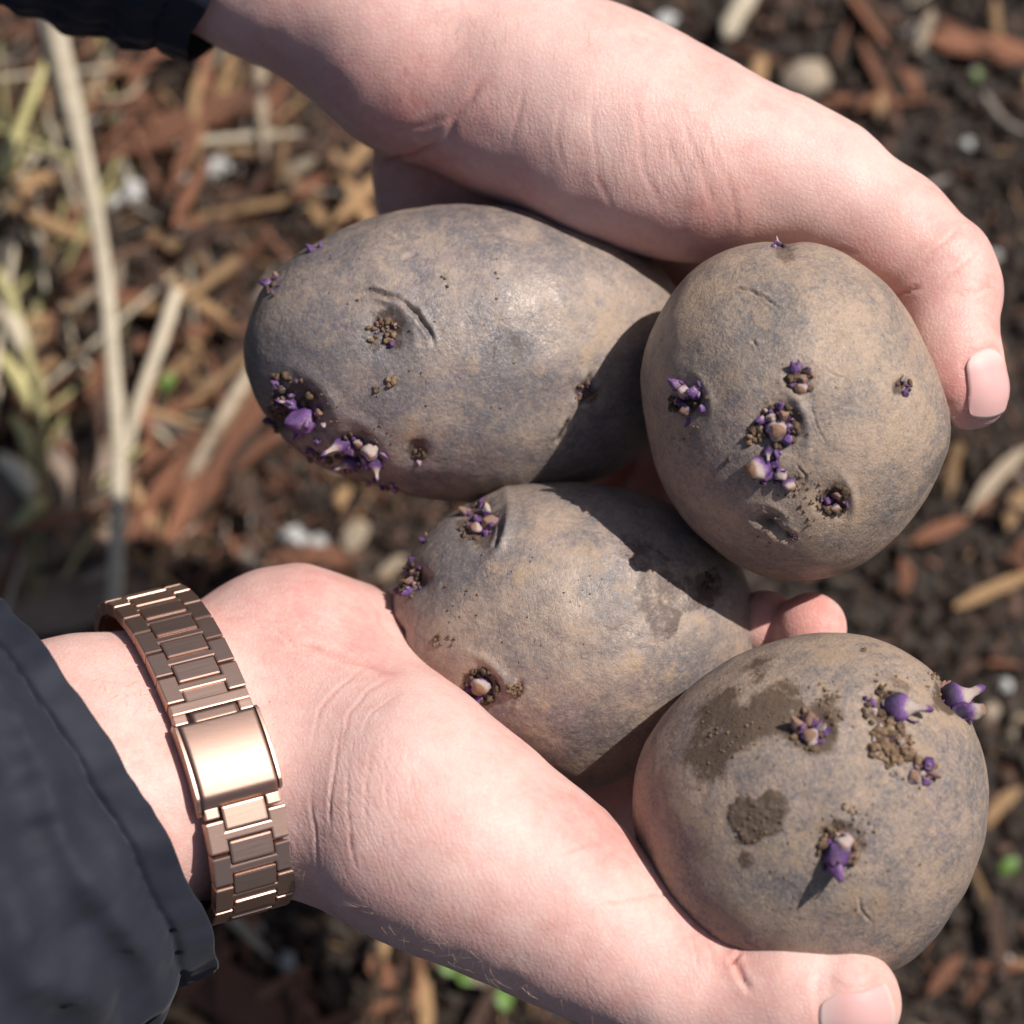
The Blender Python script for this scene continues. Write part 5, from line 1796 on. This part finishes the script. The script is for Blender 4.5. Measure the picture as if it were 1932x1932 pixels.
stick(710, 1090, 5, 770, 1045, 6, 4.0, M_PALE, 'wood_chip', 'pale wood chip touching the brown potato edge', 'wood chip', 3, 3)
stick(150, 940, 8, 175, 820, 10, 4.2, M_TANW, 'straw', 'short tan straw left of the foot of the long stalk', 'straw', 1, 3)

# rounded lumps: perlite, stones
bmL = bmesh.new()
bmesh.ops.create_icosphere(bmL, subdivisions=3, radius=0.5)
LV = np.array([v.co[:] for v in bmL.verts])
LF = np.array([[v.index for v in f.verts] for f in bmL.faces], dtype=np.int32)
bmL.free()


def lump_mesh(seed, mat, amp=0.4):
    return mesh_from('lump', LV * (1 + amp * noise(LV, 0.4, seed) + 0.5 * amp * noise(LV, 0.17, seed + 1))[:, None], LF, [mat])


PERL = [lump_mesh(600 + i, M_PERL, 0.75) for i in range(4)]
STON = [lump_mesh(640 + i, M_STONE, 0.25) for i in range(2)]


def lump(me, name, x, y, size, label, cat, group=None, h=4.0):
    o = link(name, me)
    p = gpt(x, y, h)
    p[2] = gz(p) + size * 0.30
    o.location = Vector(p * 0.001)
    o.scale = Vector((size, size * 0.85, size * 0.75)) * 0.001
    o.rotation_euler = (random.uniform(-.4, .4), random.uniform(-.4, .4), random.uniform(0, 6))
    tag(o, label, cat, group)
    return o


PL = [(412, 312, 8.5, 'big white perlite lump under the upper wrist'), (248, 365, 8.5, 'white perlite lump right of the long stalk, next to its upper half'),
      (215, 385, 5.5, 'small white perlite lump touching the long stalk'), (540, 312, 5.5, 'small perlite lump near the crease of the upper wrist'),
      (92, 468, 6.0, 'white perlite lump at the far left of the long stalk'), (550, 1010, 7.0, 'white perlite lump above the palm'),
      (598, 1018, 5.0, 'smaller white lump just right of the one above the palm'), (538, 1815, 5.5, 'perlite lump under the watch'),
      (478, 1755, 6.0, 'dim grey perlite lump beside the lower end of the watch'), (340, 330, 4.0, 'tiny perlite lump between two bigger ones under the upper wrist'),
      (1255, 35, 5.5, 'perlite lump at the top edge over the upper hand'), (1720, 60, 4.5, 'perlite lump near the top right straw'),
      (1900, 1290, 4.0, 'small grey lump at the right above the sprout'), (1880, 480, 3.6, 'small grey lump right of the upper thumb knuckle'),
      (1760, 420, 3.2, 'tiny grey lump above the upper thumb knuckle'), (1830, 260, 3.4, 'tiny grey lump near the greenish stem'),
      (1925, 905, 4.5, 'grey lump at the right edge beside the tan chip'), (1640, 1880, 4.0, 'perlite lump hidden close to the lower thumb nail'),
      (1895, 1815, 5.0, 'pale lump at the lower right edge')]
for i, (x, y, s, lab) in enumerate(PL):
    lump(PERL[i % 4], 'perlite_lump', x, y, s, lab, 'perlite', 'white perlite lumps in the soil')
lump(STON[0], 'pebble', 1520, 150, 13, 'round tan pebble on the soil behind the upper hand', 'stone', None)
lump(STON[1], 'pebble', 1870, 1340, 6, 'small tan pebble right of the stout sprout', 'stone', None)
lump(STON[0], 'pebble', 1925, 960, 7, 'light brown pebble at the right edge of the bed', 'stone', None)


def seedling(x, y, size, ang, label, n=2):
    """young plant: short stem and oval leaves"""
    c = gpt(x, y, 5)
    root = bpy.data.objects.new('seedling', None)
    COL.objects.link(root)
    root.location = Vector((c[0], c[1], gz(c))) * 0.001
    tag(root, label, 'seedling')
    P = []
    sd = 6
    for i in range(4):
        for j in range(sd):
            a = 2 * math.pi * j / sd
            P.append((0.5 * math.cos(a), 0.5 * math.sin(a), 2.5 * i))
    F = [(i * sd + j, i * sd + (j + 1) % sd, (i + 1) * sd + (j + 1) % sd, (i + 1) * sd + j) for i in range(3) for j in range(sd)]
    link('stem', mesh_from('stem', np.array(P) * 0.001, F, [M_GREEN]), root)
    for k in range(n):
        a = ang + k * math.pi * (1.0 if n == 2 else 2 / n)
        nu, nv = 10, 7
        V = []
        for s_ in (0, 1):
            for i in range(nu):
                u = i / (nu - 1)
                hw = size * 0.34 * math.sin(math.pi * min(u * 0.95 + 0.03, 1)) ** 0.75
                for j in range(nv):
                    v = 2 * j / (nv - 1) - 1
                    r_, t_ = u * size, v * hw
                    z = 7.5 + 0.22 * size * math.sin(u * 2.2) + 0.18 * abs(v) * hw - s_ * 0.3
                    V.append((r_ * math.cos(a) - t_ * math.sin(a), r_ * math.sin(a) + t_ * math.cos(a), z))
        F = []
        n2 = nu * nv
        for i in range(nu - 1):
            for j in range(nv - 1):
                b = i * nv + j
                F.append((b, b + nv, b + nv + 1, b + 1))
                F.append((b + n2, b + n2 + 1, b + n2 + nv + 1, b + n2 + nv))
        link('leaf', mesh_from('leaf', np.array(V) * 0.001, F, [M_GREEN]), root)


seedling(862, 1838, 5.0, 2.6, 'small green seedling under the lower forearm, left of its twin')
seedling(948, 1862, 6.5, -1.4, 'brighter green seedling under the lower forearm near the thumb base')
seedling(1885, 1650, 5.5, 0.7, 'green seedling at the right of the earthy potato', 1)
seedling(1838, 158, 3.0, 1.2, 'tiny green seedling by the bent stem at the upper right', 1)
seedling(312, 745, 5.0, 1.0, 'faint green seedling between the long stalk and the broad straw', 1)

# dead leaf in the shade at the lower left
nu, nv = 16, 12
LVv = []
c = gpt(130, 1010, 6)
for s_ in (0, 1):
    for i in range(nu):
        u = i / (nu - 1)
        for j in range(nv):
            v = 2 * j / (nv - 1) - 1
            hw = 24 * math.sin(math.pi * min(u * .94 + .03, 1)) ** .7
            LVv.append((-38 + 76 * u, v * hw, 3 + 3 * math.sin(4 * u) + 3 * v * v + 1.2 * math.sin(9 * v + 5 * u) - .4 * s_))
Fl = []
for i in range(nu - 1):
    for j in range(nv - 1):
        b = i * nv + j
        Fl.append((b, b + nv, b + nv + 1, b + 1))
        Fl.append((b + nu * nv, b + nu * nv + 1, b + nu * nv + nv + 1, b + nu * nv + nv))
o = link('dead_leaf', mesh_from('dead_leaf', np.array(LVv) * .001, Fl, [M_LEAF]), None, Vector((c[0], c[1], gz(c))) * .001)
o.rotation_euler = (0.1, 0.05, 0.5)
tag(o, 'large grey brown dead leaf on the soil beside the foot of the long stalk', 'leaf')

# --- scattered mulch, counted singly (about 290 in view), thick at the left, thin at the right
KIND = {
    M_RED.name: ('bark_chip', 'short reddish bark chip lying in the mulch', 'wood chip', 'reddish bark chips in the mulch'),
    M_BRN.name: ('bark_chip', 'short dark brown bark chip lying in the mulch', 'wood chip', 'dark brown bark chips in the mulch'),
    M_TANW.name: ('wood_chip', 'small orange tan wood chip lying in the mulch', 'wood chip', 'tan wood chips in the mulch'),
    M_PALE.name: ('wood_chip', 'small pale wood chip lying in the mulch', 'wood chip', 'pale wood chips in the mulch'),
    M_STRAW.name: ('straw', 'short broken piece of pale straw in the mulch', 'straw', 'broken straw pieces in the mulch'),
    M_GREYW.name: ('twig', 'small greyish twig lying in the mulch', 'twig', 'small grey twigs in the mulch'),
}
r = np.random.default_rng(77)
count = 0
tries = 0
CHIPS, CHIP_OBJ = [], []
while count < 290 and tries < 6000:
    tries += 1
    x, y = r.uniform(-25, 1957), r.uniform(-25, 1957)
    # the hands and potatoes hide the middle of the bed
    hid = (480 < x < 1760 and 420 < y < 1800) or (450 < x < 1500 and y < 420 and y < 60 + (x - 450) * 0.9 and y > (x - 1100) * .4) or (x < 380 and 1120 < y < 1900)
    if hid:
        continue
    left = 1 - float(sstep(700, 1150, np.array(x)))
    up = 1 - float(sstep(900, 1400, np.array(y)))
    dens = 0.28 + 0.72 * left * (0.35 + 0.65 * up)
    if r.random() > dens:
        continue
    wts = np.array([0.40, 0.25, 0.20, 0.05, 0.04, 0.06]) if left > .5 else np.array([0.32, 0.40, 0.13, 0.05, 0.01, 0.09])
    m = (M_RED, M_BRN, M_TANW, M_PALE, M_STRAW, M_GREYW)[r.choice(6, p=wts / wts.sum())]
    L = r.uniform(9, 34) if m not in (M_STRAW,) else r.uniform(14, 42)
    if left < .5:
        L *= 0.7
    wd = r.uniform(1.3, 4.6) if m not in (M_STRAW, M_GREYW) else r.uniform(0.9, 2.0)
    p = gpt(x, y, 3)
    a = r.uniform(0, math.pi) if left < .5 else r.normal(1.0, 0.75)
    dv = np.array([math.cos(a), math.sin(a), 0.0]) * L / 2
    p0, p1 = p - dv, p + dv
    e0 = r.uniform(0, 9) if left > .5 else r.uniform(0, 3)
    p0[2] = gz(p0) + wd * .3 + e0 + r.uniform(0, 5)
    p1[2] = gz(p1) + wd * .3 + e0 + r.uniform(0, 5)
    nm, lab, cat, grp = KIND[m.name]
    ang = math.degrees(math.atan2(dv[1], dv[0])) % 180
    CHIPS.append((x, y, L, wd, ang, m.name))
    CHIP_OBJ.append((len(CHIPS) - 1, None))
    o = lay(SPL[m.name][r.integers(4)], nm, p0, p1, wd, wd * r.uniform(.5, .9), r.uniform(-.6, .6))
    CHIP_OBJ[-1] = (len(CHIPS) - 1, o)
    tag(o, lab, cat, grp)
    count += 1


# dry straw tangled along the left edge
for q in range(34):
    x, y = r.uniform(-20, 240), r.uniform(40, 1060)
    p = gpt(x, y, 6)
    a = r.normal(1.25, 0.6)
    L = r.uniform(24, 62)
    dv = np.array([math.cos(a), math.sin(a), 0.0]) * L / 2
    p0, p1 = p - dv, p + dv
    p0[2] = gz(p0) + r.uniform(2, 14)
    p1[2] = gz(p1) + r.uniform(2, 14)
    wd = r.uniform(0.7, 1.9)
    o = lay(SPL[M_STRAW.name][r.integers(4)], 'straw', p0, p1, wd, wd * .7)
    if r.random() < .45:
        o.data = o.data.copy()
        o.data.materials[0] = M_OLIVE
    tag(o, 'long dry straw in the tangle along the left edge', 'straw', 'dry straws tangled along the left edge')
    CHIPS.append((x, y, L, wd, math.degrees(a) % 180, M_OLIVE.name if o.data.materials[0] == M_OLIVE else M_STRAW.name))
    CHIP_OBJ.append((len(CHIPS) - 1, o))

# each chip's own words: colour, build, slant, and the thing it lies beside
MARKS = [(60, 60, 'in the upper left corner'), (60, 420, 'by the left edge near the olive straws'), (60, 800, 'by the left edge among the leaf blades'),
         (200, 120, 'at the top of the long pale stalk'), (300, 250, 'by the big red bark strip'), (420, 150, 'under the upper sleeve'),
         (560, 260, 'under the upper wrist'), (330, 420, 'right of the long pale stalk'), (190, 640, 'against the middle of the long pale stalk'),
         (420, 600, 'left of the grey potato'), (330, 800, 'by the broad leaning straw'), (460, 900, 'below the end of the grey potato'),
         (150, 1020, 'on the big dead leaf'), (330, 1040, 'above the watch'), (600, 960, 'between the grey potato and the palm'),
         (1250, 60, 'along the top of the upper hand'), (1480, 120, 'by the tan pebble'), (1700, 120, 'near the top right bark strip'),
         (1880, 120, 'in the upper right corner'), (1680, 280, 'above the upper knuckle'), (1880, 380, 'by the right edge above the upper thumb'),
         (1900, 660, 'right of the upper thumb nail'), (1860, 920, 'by the right edge below the upper thumb tip'), (1780, 1080, 'right of the round tan potato'),
         (1880, 1230, 'above the stout sprout'), (1900, 1480, 'by the right edge beside the earthy potato'), (1900, 1700, 'near the green seedling at the right'),
         (1800, 1850, 'right of the lower thumb tip'), (420, 1880, 'below the lower sleeve'), (560, 1820, 'below the watch'), (720, 1880, 'under the lower wrist'),
         (900, 1890, 'by the two green seedlings'), (1080, 1920, 'below the thumb base')]
COLW = {M_RED.name: 'reddish', M_BRN.name: 'dark brown', M_TANW.name: 'orange tan', M_PALE.name: 'pale', M_STRAW.name: 'straw coloured', M_GREYW.name: 'grey', M_OLIVE.name: 'olive'}
NOUN = {M_RED.name: 'bark chip', M_BRN.name: 'bark chip', M_TANW.name: 'wood chip', M_PALE.name: 'wood chip', M_STRAW.name: 'straw piece', M_GREYW.name: 'twig', M_OLIVE.name: 'straw'}
byl = {}
for i, o in CHIP_OBJ:
    x, y, L, wd, ang, mn = CHIPS[i]
    mk = min(MARKS, key=lambda q: (q[0] - x) ** 2 + (q[1] - y) ** 2)[2]
    slant = 'level' if ang < 20 or ang > 160 else ('upright' if 70 < ang < 110 else ('right leaning' if ang < 90 else 'left leaning'))
    build = 'long thin' if L / wd > 7 else ('stubby' if L / wd < 3.2 else ('long' if L > 17 else 'short'))
    byl.setdefault(f"{build} {slant} {COLW[mn]} {NOUN[mn]} {mk}", []).append((y, i, o))
for lab, lst in byl.items():
    lst.sort(key=lambda q: q[0])
    words = [''] if len(lst) == 1 else (['upper ', 'lower '] if len(lst) == 2 else ['uppermost '] + ['second ', 'third ', 'fourth ', 'fifth ', 'sixth ', 'seventh '][:len(lst) - 2] + ['lowest '])
    for w_, (_, i, o) in zip(words, lst):
        t_ = (w_ + lab).split()
        if len(t_) > 16:
            t_ = [q for q in t_ if q not in ('long', 'short', 'stubby')]
        o['label'] = ' '.join(t_[:16])


def scatter(name, n, meshes, size, mats, region, seed, flat=0.8, zoff=0.2):
    """uncountable litter as one object"""
    r = np.random.default_rng(seed)
    Ps, Fs, mi, off = [], [], [], 0
    QROT = [np.linalg.qr(r.normal(size=(3, 3)))[0] for _ in range(200)]
    bm = bmesh.new()
    bmesh.ops.create_icosphere(bm, subdivisions=1, radius=0.5)
    V0 = np.array([v.co[:] for v in bm.verts])
    F0 = np.array([[v.index for v in f.verts] for f in bm.faces])
    bm.free()
    for k in range(n):
        x, y = r.uniform(*region[0]), r.uniform(*region[1])
        s = size[0] + (size[1] - size[0]) * r.random() ** 2.6
        V = V0 * (1 + r.normal(0, .32, len(V0)))[:, None]
        A = QROT[k % 200]
        el = (r.uniform(.6, 1.6), r.uniform(.6, 1.1), flat) if meshes == 'lump' else (r.uniform(4, 13), r.uniform(.45, .9), .4)
        V = (V * np.array(el)) @ A * s
        p = gpt(x, y, 2)
        Ps.append((p[0], p[1], s))
        Fs.append(F0 + off)
        off += len(V)
        mi.append(np.full(len(F0), r.integers(len(mats))))
        Ps[-1] = (Ps[-1], V)
    base = np.array([[a[0][0], a[0][1]] for a in Ps])
    zz = gheight(base)
    out = []
    for (b, V), z in zip(Ps, zz):
        out.append(V + np.array([b[0], b[1], z + zoff * b[2]]))
    P = np.vstack(out)
    c = P.mean(axis=0)
    o = link(name, mesh_from(name, (P - c) * .001, np.vstack(Fs).astype(np.int32), mats, smooth=False, mat_index=np.concatenate(mi)), None, c * .001, 'stuff')
    o['label'] = {'lump': 'dark crumbly soil lumps covering the bed', 'shred': 'fine shredded bark litter spread over the soil'}[meshes]
    o['category'] = 'soil' if meshes == 'lump' else 'mulch'
    return o


scatter('soil_crumbs', 20000, 'lump', (0.9, 7.0), [M_LUMP, M_LUMP, M_LUMP, M_LUMP, M_BRN, M_LUMP], ((-330, 2270), (-330, 2270)), 5)
scatter('mulch_litter', 6000, 'shred', (0.5, 1.9), [M_RED, M_BRN, M_TANW, M_BRN, M_RED, M_BRN, M_RED, M_GREYW], ((-120, 1150), (-120, 1250)), 6, zoff=1.6)
scatter('mulch_litter', 1500, 'shred', (0.5, 1.5), [M_BRN, M_BRN, M_RED, M_BRN, M_TANW, M_RED], ((900, 2050), (-120, 2050)), 8, zoff=1.0)
scatter('mulch_litter', 700, 'shred', (0.6, 2.0), [M_BRN, M_RED, M_TANW, M_BRN], ((300, 1300), (1600, 2050)), 9, zoff=1.0)
